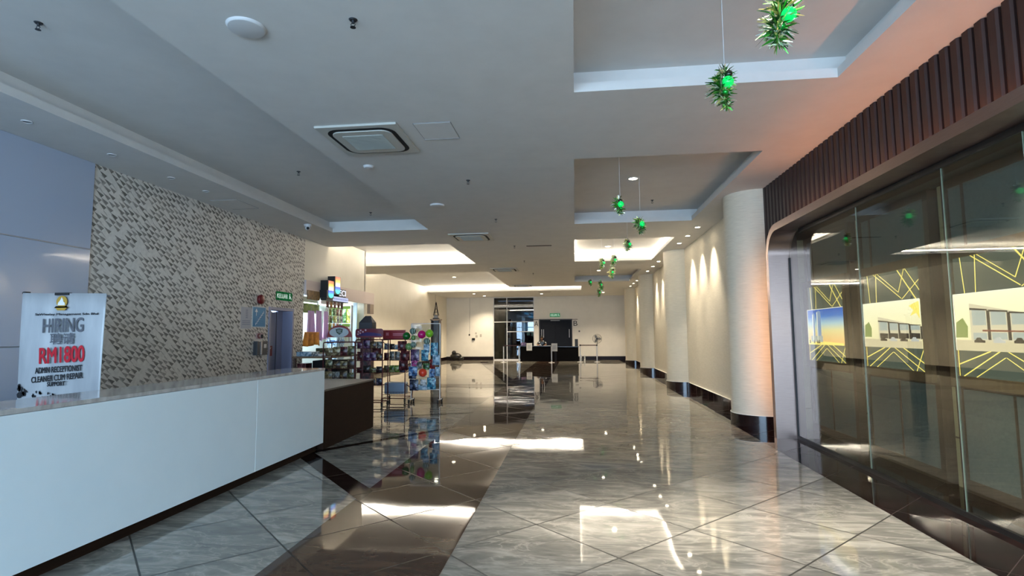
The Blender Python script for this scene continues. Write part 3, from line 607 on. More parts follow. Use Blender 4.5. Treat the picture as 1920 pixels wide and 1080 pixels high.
tag(obj('ceiling_speaker', B().cyl((0, 0, -.03), (0, 0, 0), .12, .13, 32), white_pl, loc=(-2.42, 9.42, HC), bevel=.004), 'round white ceiling disc beyond the first air conditioner', 'speaker')
tag(obj('smoke_detector', B().cyl((0, 0, -.03), (0, 0, 0), .06, .075, 24), white_pl, loc=(-2.8, 7.1, HC), bevel=.004), 'small white ceiling detector just beyond the nearest air conditioner', 'detector')
def hatch(x0, x1, y0, y1, lb_):
    t = thing('ceiling_hatch', lb_, 'access hatch', ((x0+x1)/2, (y0+y1)/2, HC), group='flush ceiling hatches'); a, b_ = (x1-x0)/2, (y1-y0)/2
    obj('panel', B().box(-a+.008, a-.008, -b_+.008, b_-.008, -.006, 0), paint, t)
    obj('trim_line', B().box(-a, a, b_-.008, b_, -.010, 0).box(-a, a, -b_, -b_+.008, -.004, 0).box(-a, -a+.006, -b_, b_, -.004, 0).box(a-.006, a, -b_, b_, -.004, 0), grey_pl, t)
hatch(-1.75, -1.32, 5.7, 6.2, 'square ceiling hatch to the right of the nearest air conditioner'); hatch(-6.2, -5.7, 8.55, 9.2, 'ceiling hatch in the soffit above the patterned wall')
for loc, lb_ in (((-.9, 14.2, HC), 'slim dark slot diffuser on the middle ceiling'), ((-1.6, 29.6, HC), 'slim dark slot diffuser near the far wall')):
    tag(obj('slot_diffuser', B().box(-.33, .33, -.04, .04, -.008, 0), blackm, loc=loc), lb_, 'air vent', 'slot diffusers')
lens_on = em('lit_downlight_lens', '#fff1d0', 14)
def downlight(loc, lb_, grp, on=True, r=.055, first=None):
    if first: return dup(first, loc, lb_)
    t = thing('downlight', lb_, 'downlight', loc, group=grp)
    ring = B(); n_ = 24
    vs = [(rr*math.cos(2*PI*k/n_), rr*math.sin(2*PI*k/n_), zz) for rr, zz in ((r*1.35, 0), (r*1.3, -.008), (r, -.008), (r*.9, -.001)) for k in range(n_)]
    ring.mesh(vs, [(i*n_+k, i*n_+(k+1) % n_, (i+1)*n_+(k+1) % n_, (i+1)*n_+k) for i in range(3) for k in range(n_)], True)
    obj('trim_ring', ring, white_pl, t); obj('lens', B().cyl((0, 0, -.004), (0, 0, -.001), r*.9, r*.9, 20), lens_on if on else grey_pl, t); return t
names = ['nearest', 'middle', 'far']; first = None
for gi, ysl in enumerate(((12.25, 13.31, 14.38), (17.9, 19.2, 20.6), (24.17, 25.5, 26.9))):
    for q, yy in enumerate(ysl):
        lb_ = '%s lit downlight by the right wall between the %s and %s column' % (names[q], ['first', 'second', 'third'][gi], ['second', 'third', 'fourth'][gi])
        dd = downlight((2.73, yy, HC), lb_, 'wall-washing downlights along the right wall', first=first); first = first or dd
        spot('wall_washer', (2.73, yy, HC-.02), (.13, 0, -1), 120, 62, (1, .87, .68), 1, .03)
first = None
for yy, lb_ in ((2.9, 'lit spotlight in the nearest right coffer'), (9.17, 'lit spotlight in the second right coffer, its string of tinsel beside it'), (16.26, 'lit spotlight in the warm glowing right coffer'), (22.4, 'lit spotlight in the farthest right coffer')):
    if first is None: first = dd = downlight((1.02, yy, HU), lb_, 'spotlights in the right coffers', r=.075)
    else: dd = downlight((1.02, yy, HU), lb_, '', first=first)
    spot('coffer_spot', (1.02, yy, HU-.03), (0, 0, -1), 40, 90, WARM, .8)
first = None
for (x, y, z), lb_ in (((-5.46, 21.33, HU), 'nearer lit downlight in the left far coffer'), ((-5.32, 23.8, HU), 'farther lit downlight in the left far coffer'), ((-5.61, 30.2, HC), 'left one of the two lit downlights close together by the far wall'),
                       ((-5.3, 31.9, HC), 'right one of the two lit downlights close together by the far wall'), ((-1.85, 31.0, HC), 'lit downlight in front of the far exit sign'), ((1.6, 30.6, HC), 'lit downlight at the far right, behind the last tinsel')):
    if first is None: first = dd = downlight((x, y, z), lb_, 'downlights at the far end', r=.08)
    else: dd = downlight((x, y, z), lb_, '', first=first)
    spot('far_lamp', (x, y, z-.03), (0, 0, -1), 190, 120, WARM, .8)
first = None
for k, yy in enumerate((5.1, 6.2, 7.24, 8.0)):
    lb_ = ['unlit downlight in the left soffit, the one nearest the camera', 'unlit downlight in the left soffit at the corner of the patterned wall', 'unlit downlight in the left soffit, before the soffit hatch', 'unlit downlight in the left soffit, right next to the soffit hatch'][k]
    dd = downlight((-5.87, yy, HC), lb_, 'unlit downlights of the left soffit', on=False, r=.04, first=first); first = first or dd

# ------------------------------------------------------------------ hanging tinsel
tin = [mat('green_foil', '#44a038', .28, metal=.8), mat('silver_green_foil', '#f0f8e0', .22, metal=.75), mat('dark_green_foil', '#124a1a', .3, metal=.5), mat('gold_foil', '#d8cc80', .25, metal=.6)]
e_ball = mat('glowing_green_bauble', '#04a040', .15, emit='#04d868', es=.32); dk_ball = mat('dark_green_bauble', '#04200c', .12, coat=.6); shiny_ball = mat('shiny_green_bauble', '#18a03a', .12, metal=.6)
string_m = mat('white_string', '#c8ccd0', .6)
def garland(loc, top, lb_, h=.29, w=.07, seed=0, warm_lit=False, far=False):
    w *= 1.2
    kb = .72 if far else 1
    r_ = random.Random(seed); t = thing('tinsel_garland', lb_, 'decoration', loc, group='green tinsel hanging from the ceiling')
    path = lambda u_: Vector((.022*math.sin(u_*5+seed), .015*math.cos(u_*4), h/2-h*u_))
    core = B().tube([path(k/6) for k in range(7)], .004, 6); obj('core_wire', core, tin[2], t)
    tb = B(); mi = []
    for k in range(460):
        u_ = r_.random(); c = path(u_); wid = w*(.55+.75*math.sin(PI*min(1, .12+u_*.9)))*.95
        d = Vector((r_.gauss(0, 1), r_.gauss(0, 1), r_.gauss(-.1, .7))).normalized(); L_ = wid*r_.uniform(.5, 1.25)
        s_ = d.orthogonal().normalized(); s_ = (Matrix.Rotation(r_.uniform(0, 6), 3, d) @ s_)*r_.uniform(.003, .008)
        m1 = c+d*L_*.55; e = c+d*L_+Vector((0, 0, -.012*r_.random()))
        tb.poly([c-s_*.5, c+s_*.5, m1+s_, m1-s_]); tb.poly([m1-s_, m1+s_, e+s_*.3, e-s_*.3]); q = r_.choices(range(4), (5, 5, 3, 3) if not warm_lit else (2, 6, 0, 6))[0]; mi += [q, q]  # yellower foil mix paints in the warm light on farther garlands
    o = obj('tinsel', tb, tin, t)
    for p, q in zip(o.data.polygons, mi): p.material_index = q
    b1 = path(.42)+Vector((.035, -.045, 0)); obj('bauble', B().sph(b1, .041*kb, 20, 12), e_ball, t)
    obj('bauble', B().sph(path(.22)+Vector((.03, -.03, .01)), .028, 16, 10), dk_ball, t)
    obj('bauble', B().sph(path(.68)+Vector((.012, -.04, 0)), .022, 14, 9), shiny_ball, t)
    obj('string', B().cyl((.01, 0, h/2), (.01, 0, top-loc[2]), .0022, .0022, 6), string_m, t); return t
GL = [(1.18, 3.1, 3.25, HU, 'biggest green tinsel cluster, at the top edge of the picture', .27, .085), (1.10, 3.95, 3.27, HU, 'green tinsel cluster hanging in front of the first bright coffer edge', .30, .07),
      (.64, 7.5, 3.26, HU, 'small green tinsel left of the lit spotlight string in the second coffer', .22, .06), (1.09, 9.0, 3.28, HU, 'green tinsel with a bright bauble just below the second coffer edge', .23, .075),
      (1.07, 10.98, 3.28, HU, 'yellow-green tinsel seen against the glowing right coffer', .22, .06), (.70, 13.8, 3.28, HU, 'left one of the yellow-green tinsel pair under the glowing coffer', .26, .06),
      (.98, 13.6, 3.32, HU, 'right one of the yellow-green tinsel pair under the glowing coffer', .28, .07), (1.11, 16.1, 3.30, HU, 'bright green tinsel below the yellow-green pair', .3, .085),
      (.57, 19.0, 3.30, HC, 'small dark green tinsel, far left of the hanging row', .2, .055), (.96, 19.8, 3.27, HC, 'dark green tinsel in the far part of the row', .36, .07), (1.05, 23.5, 3.28, HU, 'farthest green tinsel, nearest the far wall', .3, .07)]
for i, (x, y, z, tp, lb_, h, w) in enumerate(GL): garland((x, y, z), tp, lb_, h, w, i+1, warm_lit=(4 <= i <= 7), far=i >= 4)

# ------------------------------------------------------------------ shop in the left wall
pinkw = mat('shop_pale_wall', '#cfc0ba', .6)
f = obj('shop_fascia', B().box(-6.399, -6.35, 12.31, 16.75, 2.5, 2.86), pinkw, bevel=.004); tag(f, 'pale pink fascia board of the snack shop under the rainbow sign', 'fascia')
tag(obj('ceiling_valance', B().box(-6.4, -6.3, 16.3, 16.6, 2.2, 2.5), mat('tan_board', '#8d7a68', .6)), 'small tan board at the far lower end of the snack shop fascia', 'board')
sg = thing('shop_sign', 'lit rainbow logo sign with black backing on the snack shop fascia', 'sign', (-6.27, 13.6, 2.5))
rb = lambda nm, lo, hi: grad_mat(nm, [(0, '#ffffff'), (.3, '#fff6b0'), (.5, '#ffd21e'), (.72, '#f06a1c'), (1, '#c02812')], .6, lo, hi)
bb_ = lambda nm, lo, hi: grad_mat(nm, [(0, '#18d8a0'), (.45, '#18b8e0'), (.8, '#2040f0'), (1, '#1020c0')], .6, lo, hi)
for (y0, z0, z1, zt, nm) in ((-.55, -.03, .17, .42, 'a'), (-.16, .10, .30, .56, 'b')):
    x0 = .06
    c = obj('logo_casing', B().box(-.075, x0+.06, y0-.015, y0+.33, z1-.01, zt).box(-.075, x0+.06, y0-.06, y0+.33, z0, z1), black, sg)
    obj('rainbow_bar', B().box(x0+.06, x0+.065, y0+.03, y0+.30, z1+.0, zt-.01), rb('lit_rainbow_'+nm, z1, zt), sg)
    cyl_pts = [(y0+.02, z1), (y0+.31, z1)]+[(y0+.165+.145*math.cos(a), z0+.10+.09*math.sin(a)) for a in [-i*PI/10 for i in range(11)]]
    obj('blue_bowl', B().prism(cyl_pts, 0, x0+.06, x0+.066), bb_('lit_blue_bowl_'+nm, z0, z1), sg)
obj('lettering_case', B().box(-.075, .08, -.55, .78, -.08, .05).box(-.075, .08, .17, .62, .05, .26), black, sg)
ltw = em('lit_white_lettering', '#e8ecff', .6)
tx = text_geo('ECI', .2, .002, width=.40, height=.15); tx.xf(Matrix.Translation((.085, .40, .16)) @ Matrix.Rotation(PI/2, 4, 'Z')); obj('lettering', tx, ltw, sg)
strip = B().box(.08, .085, -.18, .76, -.07, .04); obj('lit_strip', strip, em('lit_lavender_strip', '#b8c4f0', .4), sg)
b = B()
for k in range(11): b.box(.085, .087, -.12+k*.078, -.12+k*.078+.04, -.04, .01)
obj('strip_marks', b, mat('strip_mark', '#3a4a80', .5), sg)
area('shop_tube_glow', (-6.9, 14.2, 2.5), (0, 0, -1), .2, 3.2, 45, (.85, .95, 1))
tube_m = em('lit_shop_tube', '#eafff2', 3)
for y0, y1, lb_ in ((12.45, 13.7, 'left bright tube lamp over the shop goods'), (13.9, 15.2, 'right bright tube lamp over the shop goods')):
    t = thing('tube_lamp', lb_, 'lamp', (-6.78, (y0+y1)/2, 2.36), group='tube lamps of the snack shop'); L_ = (y1-y0)/2
    obj('tube', B().cyl((0, -L_, 0), (0, L_, 0), .018, .018, 12), tube_m, t); obj('batten', B().box(-.03, .03, -L_, L_, .02, .16), white_pl, t)
tag(obj('menu_board', B().box(-6.35, -6.335, 12.35, 12.99, 2.40, 2.62), noisy('brown_food_photo', '#4a3a28', '#8a6a3a', nscale=14, rough=.5)), 'small brown picture board on the fascia left of the rainbow sign', 'board')
gg = noisy('green_glass_panel', '#3a5a20', '#8ab040', nscale=4, rough=.2)
tag(obj('green_board', B().box(-6.68, -6.66, 12.6, 13.65, 2.10, 2.34), gg), 'bright green panel under the left tube lamp', 'board')
tag(obj('teal_board', B().box(-6.9, -6.88, 12.4, 13.0, 1.2, 2.1), mat('teal_panel', '#3a6a78', .5)), 'teal panel behind the lilac hanging bags', 'board')
tag(obj('shop_backdrop', B().box(-7.6, -7.58, 12.4, 16.0, .0, 2.55), mat('pale_shop_back', '#b8c4c4', .5)), 'pale back wall board of the snack shop', 'board')
# hanging pink bags
def drape(w, h, folds, seed):
    r_ = random.Random(seed); nx_, nz_ = 24, 8; vs = []
    for j in range(nz_+1):
        for i in range(nx_+1):
            u_, v_ = i/nx_, j/nz_; ww = w*(.92+.22*v_)
            vs.append((.03*math.sin(u_*folds*2*PI+seed)*(.4+v_), -ww/2+ww*u_, -h*v_-.02*math.sin(u_*7)*v_))
    return B().mesh(vs, [(j*(nx_+1)+i, j*(nx_+1)+i+1, (j+1)*(nx_+1)+i+1, (j+1)*(nx_+1)+i) for j in range(nz_) for i in range(nx_)], True)
pk = mat('pink_lilac_plastic', '#c8a2cc', .3); 
for i, (y, z, w, h, lb_) in enumerate(((12.98, 2.15, .36, .62, 'left lilac bag hanging in the snack shop'), (13.40, 2.17, .36, .78, 'middle lilac bag hanging in the snack shop'), (13.80, 2.17, .30, .72, 'right lilac bag hanging in the snack shop, next to the red packets'))):
    o = obj('hanging_bag', drape(w, h, 2.5, i), pk, loc=(-6.55, y, z)); o.modifiers.new('t', 'SOLIDIFY').thickness = .004; tag(o, lb_, 'bag', 'lilac bags hanging in the snack shop')
    obj('hook', B().tube([(0, 0, 0), (0, 0, .12), (-.08, 0, .15)], .004, 6), chrome, o)
o = obj('orange_cloth', drape(.8, .34, 3, 5), noisy('orange_print_cloth', '#8a5220', '#c8862c', nscale=9, rough=.7), loc=(-6.48, 12.95, 1.62)); o.modifiers.new('t', 'SOLIDIFY').thickness = .01; tag(o, 'orange printed cloth draped below the lilac bags', 'cloth')
def printed(name, col, ink, ink2):
    m = bpy.data.materials.new(name); m.use_nodes = True; nt = m.node_tree; L = nt.links.new; MATS[name] = m; b_ = nt.nodes['Principled BSDF']
    tc = N(nt, 'ShaderNodeTexCoord'); oi = N(nt, 'ShaderNodeObjectInfo'); ad = N(nt, 'ShaderNodeVectorMath', operation='ADD'); L(tc.outputs['Object'], ad.inputs[0])
    cx = N(nt, 'ShaderNodeCombineXYZ'); L(math_n(nt, 'MULTIPLY', oi.outputs['Random'], 20), cx.inputs[0]); L(cx.outputs[0], ad.inputs[1])
    n_ = N(nt, 'ShaderNodeTexNoise', ins={'Scale': 16, 'Detail': 2}); L(ad.outputs[0], n_.inputs['Vector'])
    r = ramp(nt, [(.40, ink2), (.46, col), (.56, col), (.60, ink)]); L(n_.outputs[0], r.inputs[0]); L(r.outputs[0], b_.inputs['Base Color']); b_.inputs['Roughness'].default_value = .35
    return m
pcols = {k: printed(k+'_packet', a, b_, c_) for k, a, b_, c_ in (
    ('red', '#7a1618', '#b0a090', '#3a0a10'), ('white', '#b4b8b8', '#d8d8d8', '#5a6468'), ('yellow', '#8a8a2c', '#b8b890', '#4a5020'), ('orange', '#a05a20', '#c0a060', '#5a2a10'), ('green', '#2c5a28', '#8aa080', '#12301a'), ('blue', '#3a6a9c', '#a8bcd0', '#182c50'),
    ('teal', '#2a7890', '#9ac0c8', '#1a3a58'), ('purple', '#4a2c54', '#8a7088', '#24142c'), ('brown', '#40301f', '#807050', '#20150e'), ('maroon', '#4a0d16', '#7a4a4a', '#20060a'), ('grey', '#5c5c56', '#9a9a90', '#30302c'), ('olive', '#4c4c2c', '#8c8a60', '#282a18'),
    ('navy', '#161e38', '#6a7490', '#0a0d1c'), ('pink', '#b04884', '#d0a8c0', '#60204a'), ('clear', '#8aa4b4', '#c4d0d8', '#4a6880'), ('dark', '#121014', '#3c3a3a', '#060608'), ('tan', '#7a6c4a', '#b0a480', '#403824'), ('lime', '#5c7c28', '#a0a878', '#2c4016'))}
pk_mesh = {}
def packet(w, h, d, col):
    key = (round(w, 3), round(h, 3), round(d, 3), col)
    if key in pk_mesh: return pk_mesh[key]
    nx_, nz_ = 4, 6; vs = []; fs = []
    for s_ in (-1, 1):
        for j in range(nz_+1):
            for i in range(nx_+1):
                u_, v_ = i/nx_, j/nz_; puff = d/2*(math.sin(PI*u_)**.5)*(math.sin(PI*min(1, max(0, (v_-.06)/.88)))**.5 if .06 < v_ < .94 else 0)
                vs.append((-w/2+w*u_, s_*(puff+.001), h*v_))
    m_ = (nx_+1)*(nz_+1)
    for k in (0, m_):
        fs += [(k+j*(nx_+1)+i, k+j*(nx_+1)+i+1, k+(j+1)*(nx_+1)+i+1, k+(j+1)*(nx_+1)+i) for j in range(nz_) for i in range(nx_)]
    bb2 = B().mesh(vs, fs, True); o = obj('packet', bb2, pcols[col]); me = o.data; bpy.data.objects.remove(o); pk_mesh[key] = me
    return me
def put_packet(name, x, y, z, w, h, d, col, lb_, grp, rz=0, tilt=0):
    o = bpy.data.objects.new(name, packet(w, h, d, col)); C.objects.link(o); o.location = (x, y, z); o.rotation_euler = (tilt, 0, rz)
    tag(o, lb_, 'packet', grp)
    return o
r_ = random.Random(11)
# strips of packets hanging in the shop
for ci, (y, cols) in enumerate(((14.0, 'red white red maroon'), (14.22, 'orange yellow olive yellow'), (14.44, 'red green yellow orange'), (14.68, 'red red white red'), (14.9, 'maroon red white teal'))):
    cols = cols.split()
    for k in range(5):
        put_packet('hanging_packet', -6.6-.02*(k % 2), y, 2.28-.2*k-.0, .17, .19, .04, cols[k % 4], '%s packet in a hanging strip inside the snack shop' % cols[k % 4], 'packets hung in strips in the snack shop, %s' % cols[k % 4], PI/2)
    tag(obj('hanging_rod', B().cyl((-6.63, y, 1.45), (-6.63, y, 2.5), .004, .004, 6), chrome), 'thin rod carrying a hanging strip of packets in the shop', 'rod', 'rods of the hanging packet strips')
# green-lit cabinet with toys
cb_ = thing('display_cabinet', 'green-lit glass cabinet at the right end of the snack shop', 'cabinet', (-6.98, 15.55, 1.55))
for z_ in (-.02, .33, .86): obj('shelf', B().box(-.36, .36, 0, .3, z_, z_+.018), white_pl, cb_)
obj('back', B().box(-.36, .36, .29, .3, 0, .86), mat('green_backlight', '#5a8030', .5, emit='#86b048', es=.16), cb_)
obj('upright', B().box(-.38, -.36, 0, .3, -1.55, .88), chrome, cb_); obj('upright', B().box(.36, .38, 0, .3, -1.55, .88), chrome, cb_)
for k in range(4): put_packet('toy_packet', -7.25+.18*k, 15.68, 1.90, .15, .42, .06, ['green', 'olive', 'green', 'yellow'][k], '%s tall packet on the upper shelf of the green-lit cabinet' % ['green', 'olive', 'green', 'yellow'][k], 'tall packets in the green-lit cabinet, %s' % ['green', 'olive', 'green', 'yellow'][k])
for k in range(4): put_packet('toy_packet', -7.25+.18*k, 15.66, 1.56, .16, .25, .08, ['orange', 'yellow', 'orange', 'brown'][k], '%s packet on the lower shelf of the green-lit cabinet' % ['orange', 'yellow', 'orange', 'brown'][k], 'lower packets in the green-lit cabinet, %s' % ['orange', 'yellow', 'orange', 'brown'][k])
tg = thing('claw_toy_box', 'pale blue toy box before the green-lit cabinet, behind the racks', 'toy', (-6.85, 15.1, 1.25))
obj('body', B().box(-.15, .15, -.25, .25, -1.25, .35), pcols['clear'], tg, bevel=.03); obj('band', B().box(-.155, .155, -.255, .255, .05, .15), pcols['blue'], tg); obj('top_horn', B().cyl((0, -.1, .35), (0, -.15, .7), .12, .03, 12), pcols['clear'], tg)
tag(obj('pale_board', B().box(-6.56, -6.44, 15.6, 15.64, .0, 2.5), mat('pale_blue_panel', '#a8bccc', .5)), 'pale blue upright board beside the green-lit cabinet of the snack shop', 'board')
# shop table and black boxes
tb = thing('shop_table', 'low wooden table with goods in front of the snack shop', 'table', (-5.75, 12.2, 0)); 
obj('tabletop', B().box(-.45, .45, -.75, .75, 1.03, 1.07), oak, tb, bevel=.004)
for sx in (-.4, .4):
    for sy in (-.7, .7): obj('leg', B().box(sx-.025, sx+.025, sy-.025, sy+.025, 0, 1.03), oak_dark, tb)
obj('lower_shelf', B().box(-.42, .42, -.7, .7, .5, .53), oak_dark, tb)
tag(obj('black_box', B().box(-.3, .3, -.35, .35, 0, .42), blackm, loc=(-5.72, 12.4, .53), bevel=.01), 'black box under the wooden shop table', 'box'); 
for k, (x, y, w, h, c, nm) in enumerate(((-5.95, 11.7, .35, .1, 'clear', 'pale blue'), (-5.6, 11.75, .3, .05, 'white', 'white'), (-5.65, 12.2, .4, .07, 'tan', 'tan'), (-5.98, 12.62, .3, .16, 'olive', 'olive'), (-5.6, 12.68, .35, .09, 'brown', 'brown'))):
    tag(obj('goods_tray', B().box(-w/2, w/2, -.2, .2, 0, h), pcols[c], loc=(x, y, 1.07), bevel=.01), '%s tray of goods on the wooden shop table' % nm, 'tray', 'trays on the shop table')
tag(obj('maroon_carton', B().box(-.1, .1, -.15, .15, 0, .38), pcols['maroon'], loc=(-6.05, 11.75, .53), bevel=.005), 'maroon carton left under the wooden shop table', 'carton')
tag(obj('jar', B().cyl((0, 0, 0), (0, 0, .2), .09, .09, 18).sph((0, 0, .22), .08, 14, 8, (1, 1, .7)), pcols['clear'], loc=(-5.95, 11.0, 0)), 'pale round jar standing low by the patterned wall', 'jar')

# ------------------------------------------------------------------ wire racks
def rack(loc, w, d, h, shelves, lb_, header, m_=redm, casters=True, z0=.1, rz=0):
    t = thing('wire_rack', lb_, 'rack', loc, rz); b = B()
    for sx in (-w/2, w/2):
        b.tube([(sx, 0, z0), (sx, 0, h-.03), (sx*.93, 0, h)], .011); b.tube([(sx, d, z0), (sx, d, h)], .011)
        for zz in (z0, h-.01): b.tube([(sx, 0, zz), (sx, d, zz)], .008)
    b.tube([(-w/2*.93, 0, h), (w/2*.93, 0, h)], .011); b.tube([(-w/2, d, h), (w/2, d, h)], .009); b.tube([(-w/2, 0, z0), (w/2, 0, z0)], .009); b.tube([(-w/2, d, z0), (w/2, d, z0)], .009)
    obj('upright_frame', b, m_, t)
    for zz in shelves:
        s_ = B(); nw = max(6, int(w/.06))
        for k in range(nw+1): s_.cyl((-w/2+w*k/nw, 0, zz), (-w/2+w*k/nw, d, zz), .0025, n=5, caps=False)
        for yy in (0, d/2, d): s_.cyl((-w/2, yy, zz), (w/2, yy, zz), .004, n=6)
        s_.cyl((-w/2, -.0, zz+.06), (w/2, -.0, zz+.06), .004, n=6); 
        for k in range(nw+1): s_.cyl((-w/2+w*k/nw, 0, zz), (-w/2+w*k/nw, 0, zz+.06), .002, n=5, caps=False)
        obj('shelf', s_, m_, t)
    if casters:
        for sx in (-w/2, w/2):
            for yy in (0, d):
                c_ = obj('caster', B().cyl((sx-.012, yy, .035), (sx+.012, yy, .035), .035, n=16).box(sx-.018, sx+.018, yy-.02, yy+.02, .045, z0), black, t)
    return t
SH = {}
def stock(rack_loc, w, d, shelves, palette, tag_, rng, hh=.17, rows=1):
    for zz in shelves:
        n_ = int(w/.125)
        for k in range(n_):
            for q in range(rows):
                c = rng.choice(palette); pw = w/n_*.96
                put_packet('snack_packet', rack_loc[0]-w/2+w/n_*(k+.5), rack_loc[1]+.05+.12*q, rack_loc[2]+zz+.005, pw, hh*rng.choice((.85, 1, 1.1)), .05, c, '%s snack packet standing on a shelf of %s' % (c, tag_), '%s snack packets on %s' % (c, tag_), 0, rng.uniform(-.06, .02))
rA = (-4.69, 10.5, 0); A_ = rack(rA, .66, .38, 1.39, (.40, .63, .86, 1.12), 'red wire rack under the white oval header, nearest the counter', None)
obj('header_board', B().prism([(.26*math.cos(a), 1.49+.24*math.sin(a)) for a in [PI*i/20 for i in range(21)]], 1, 0, .012), mat('header_red_brown', '#7a1a18', .4), A_)
obj('header_oval', B().prism([(.20*math.cos(a)-.01, 1.585+.10*math.sin(a)) for a in [2*PI*i/30 for i in range(30)]], 1, -.004, 0), mat('header_white', '#aab0b2', .4), A_)
obj('header_shield', B().prism([(-.08, 1.65), (0, 1.665), (.07, 1.65), (.06, 1.58), (0, 1.535), (-.06, 1.58)], 1, -.008, -.004), mat('shield_green', '#3a4a3a', .5), A_)
obj('header_shield_bars', B().box(-.045, .045, -.0095, -.008, 1.625, 1.635).box(-.045, .03, -.0095, -.008, 1.6, 1.61).box(-.02, .045, -.0095, -.008, 1.575, 1.585), MATS['header_white'], A_)
obj('header_posts', B().cyl((-.2, .006, 1.39), (-.2, .006, 1.5), .006).cyl((.2, .006, 1.39), (.2, .006, 1.5), .006), redm, A_)
rng = random.Random(21)
stock(rA, .62, .38, (.63, .86), ['olive', 'tan', 'grey', 'brown', 'olive'], 'the oval-header rack', rng); stock(rA, .62, .38, (.40,), ['grey', 'clear', 'grey', 'tan'], 'the oval-header rack', rng); stock(rA, .62, .38, (1.12,), ['tan', 'olive', 'maroon', 'maroon', 'tan'], 'the oval-header rack', rng)
rB = (-4.40, 11.35, 0); B_ = rack(rB, .60, .36, 1.43, (.45, .72, .98, 1.24), 'red wire rack with the rounded purple-red header, between the other two red racks', None)
obj('header_board', B().prism([(x, z+1.57) for x, z in rrect(.62, .19, .05)], 1, 0, .012), mat('header_maroon', '#6a1226', .35), B_)
obj('header_purple_wave', B().prism([(-.26, 1.51), (.28, 1.51), (.26, 1.55), (.1, 1.58), (-.05, 1.59), (-.2, 1.56)], 1, -.004, 0), mat('header_purple', '#2c1a5a', .35), B_)
for sx, sz in ((-.24, 1.60), (-.19, 1.63), (-.2, 1.57), (-.14, 1.6), (-.08, 1.635), (-.25, 1.55)): obj('header_flower', B().cyl((sx, -.004, sz), (sx, -.007, sz), .02, n=8), mat('header_flower', '#c8a8b8', .4), B_); obj('header_posts', B().cyl((-.24, .006, 1.42), (-.24, .006, 1.5), .006).cyl((.24, .006, 1.42), (.24, .006, 1.5), .006), redm, B_)
stock(rB, .58, .36, (1.24,), ['brown', 'purple', 'maroon', 'grey'], 'the purple-header rack', rng); stock(rB, .58, .36, (.98,), ['brown', 'maroon', 'purple', 'dark'], 'the purple-header rack', rng); stock(rB, .58, .36, (.72,), ['olive', 'dark', 'dark', 'maroon'], 'the purple-header rack', rng, .13); stock(rB, .58, .36, (.45,), ['dark', 'navy', 'dark', 'grey'], 'the purple-header rack', rng, .15)
rC = (-4.10, 12.1, 0); C_ = rack(rC, .53, .5, 1.43, (.18, .68, .95, 1.2), 'red wire rack with the flat red header, beside the white acrylic stand', None)
obj('header_board', B().box(-.265, .265, 0, .012, 1.44, 1.64), mat('header_red', '#8a0f1c', .35), C_)
obj('header_print', B().box(-.03, .24, -.002, 0, 1.545, 1.565).box(-.03, .2, -.002, 0, 1.515, 1.53).prism([(-.16+.05*math.cos(i*PI/4)*(1 if i % 2 else .6), 1.55+.05*math.sin(i*PI/4)*(1 if i % 2 else .6)) for i in range(8)], 1, -.002, 0), mat('header_pink_print', '#c87a86', .4), C_)
obj('side_basket', B().tube([(.27, 0, 1.35), (.38, -.05, 1.2), (.38, -.05, .8), (.27, 0, .7)], .008).tube([(-.27, 0, 1.38), (-.1, -.12, 1.28), (-.08, -.14, .2)], .008).tube([(.27, .1, .4), (.42, .1, .3), (.40, .1, .12)], .01), redm, C_)
stock(rC, .5, .5, (1.2,), ['grey', 'clear', 'dark', 'grey'], 'the flat-header rack', rng, .12); stock(rC, .5, .5, (.95,), ['grey', 'red', 'tan', 'maroon'], 'the flat-header rack', rng, .2); stock(rC, .5, .5, (.68,), ['olive', 'tan', 'navy', 'lime'], 'the flat-header rack', rng, .18)
tag(obj('storage_tub', B().box(-.24, .24, 0, .3, 0, .26), mat('blue_grey_tub', '#8c9cb0', .35), loc=(-4.1, 12.14, .19), bevel=.03), 'blue-grey plastic tub on the bottom shelf of the flat-header rack', 'tub')
for k, (x, z) in enumerate(((-3.87, 1.17), (-3.80, .95), (-3.84, .74), (-4.46, 1.02))):
    put_packet('red_bag', x, 11.99, z, .2, .22, .09, 'maroon', 'dark red bag hanging on the side of the flat-header rack', 'dark red bags hooked on the flat-header rack', .3)
hs = thing('cardboard_house', 'dark grey house-shaped box standing behind the purple-header rack', 'box', (-4.83, 12.35, 0))
obj('stand', B().box(-.13, .13, -.1, .1, 0, 1.6), pcols['maroon'], hs); obj('body', B().box(-.16, .16, -.13, .13, 1.6, 1.82), mat('slate_card', '#3a3a40', .6), hs)
obj('roof', B().mesh([(-.16, -.13, 1.82), (.16, -.13, 1.82), (.16, .13, 1.82), (-.16, .13, 1.82), (-.06, 0, 1.98), (.08, 0, 1.98)], [(0, 1, 5, 4), (1, 2, 5), (2, 3, 4, 5), (3, 0, 4), (0, 3, 2, 1)]), MATS['slate_card'], hs)

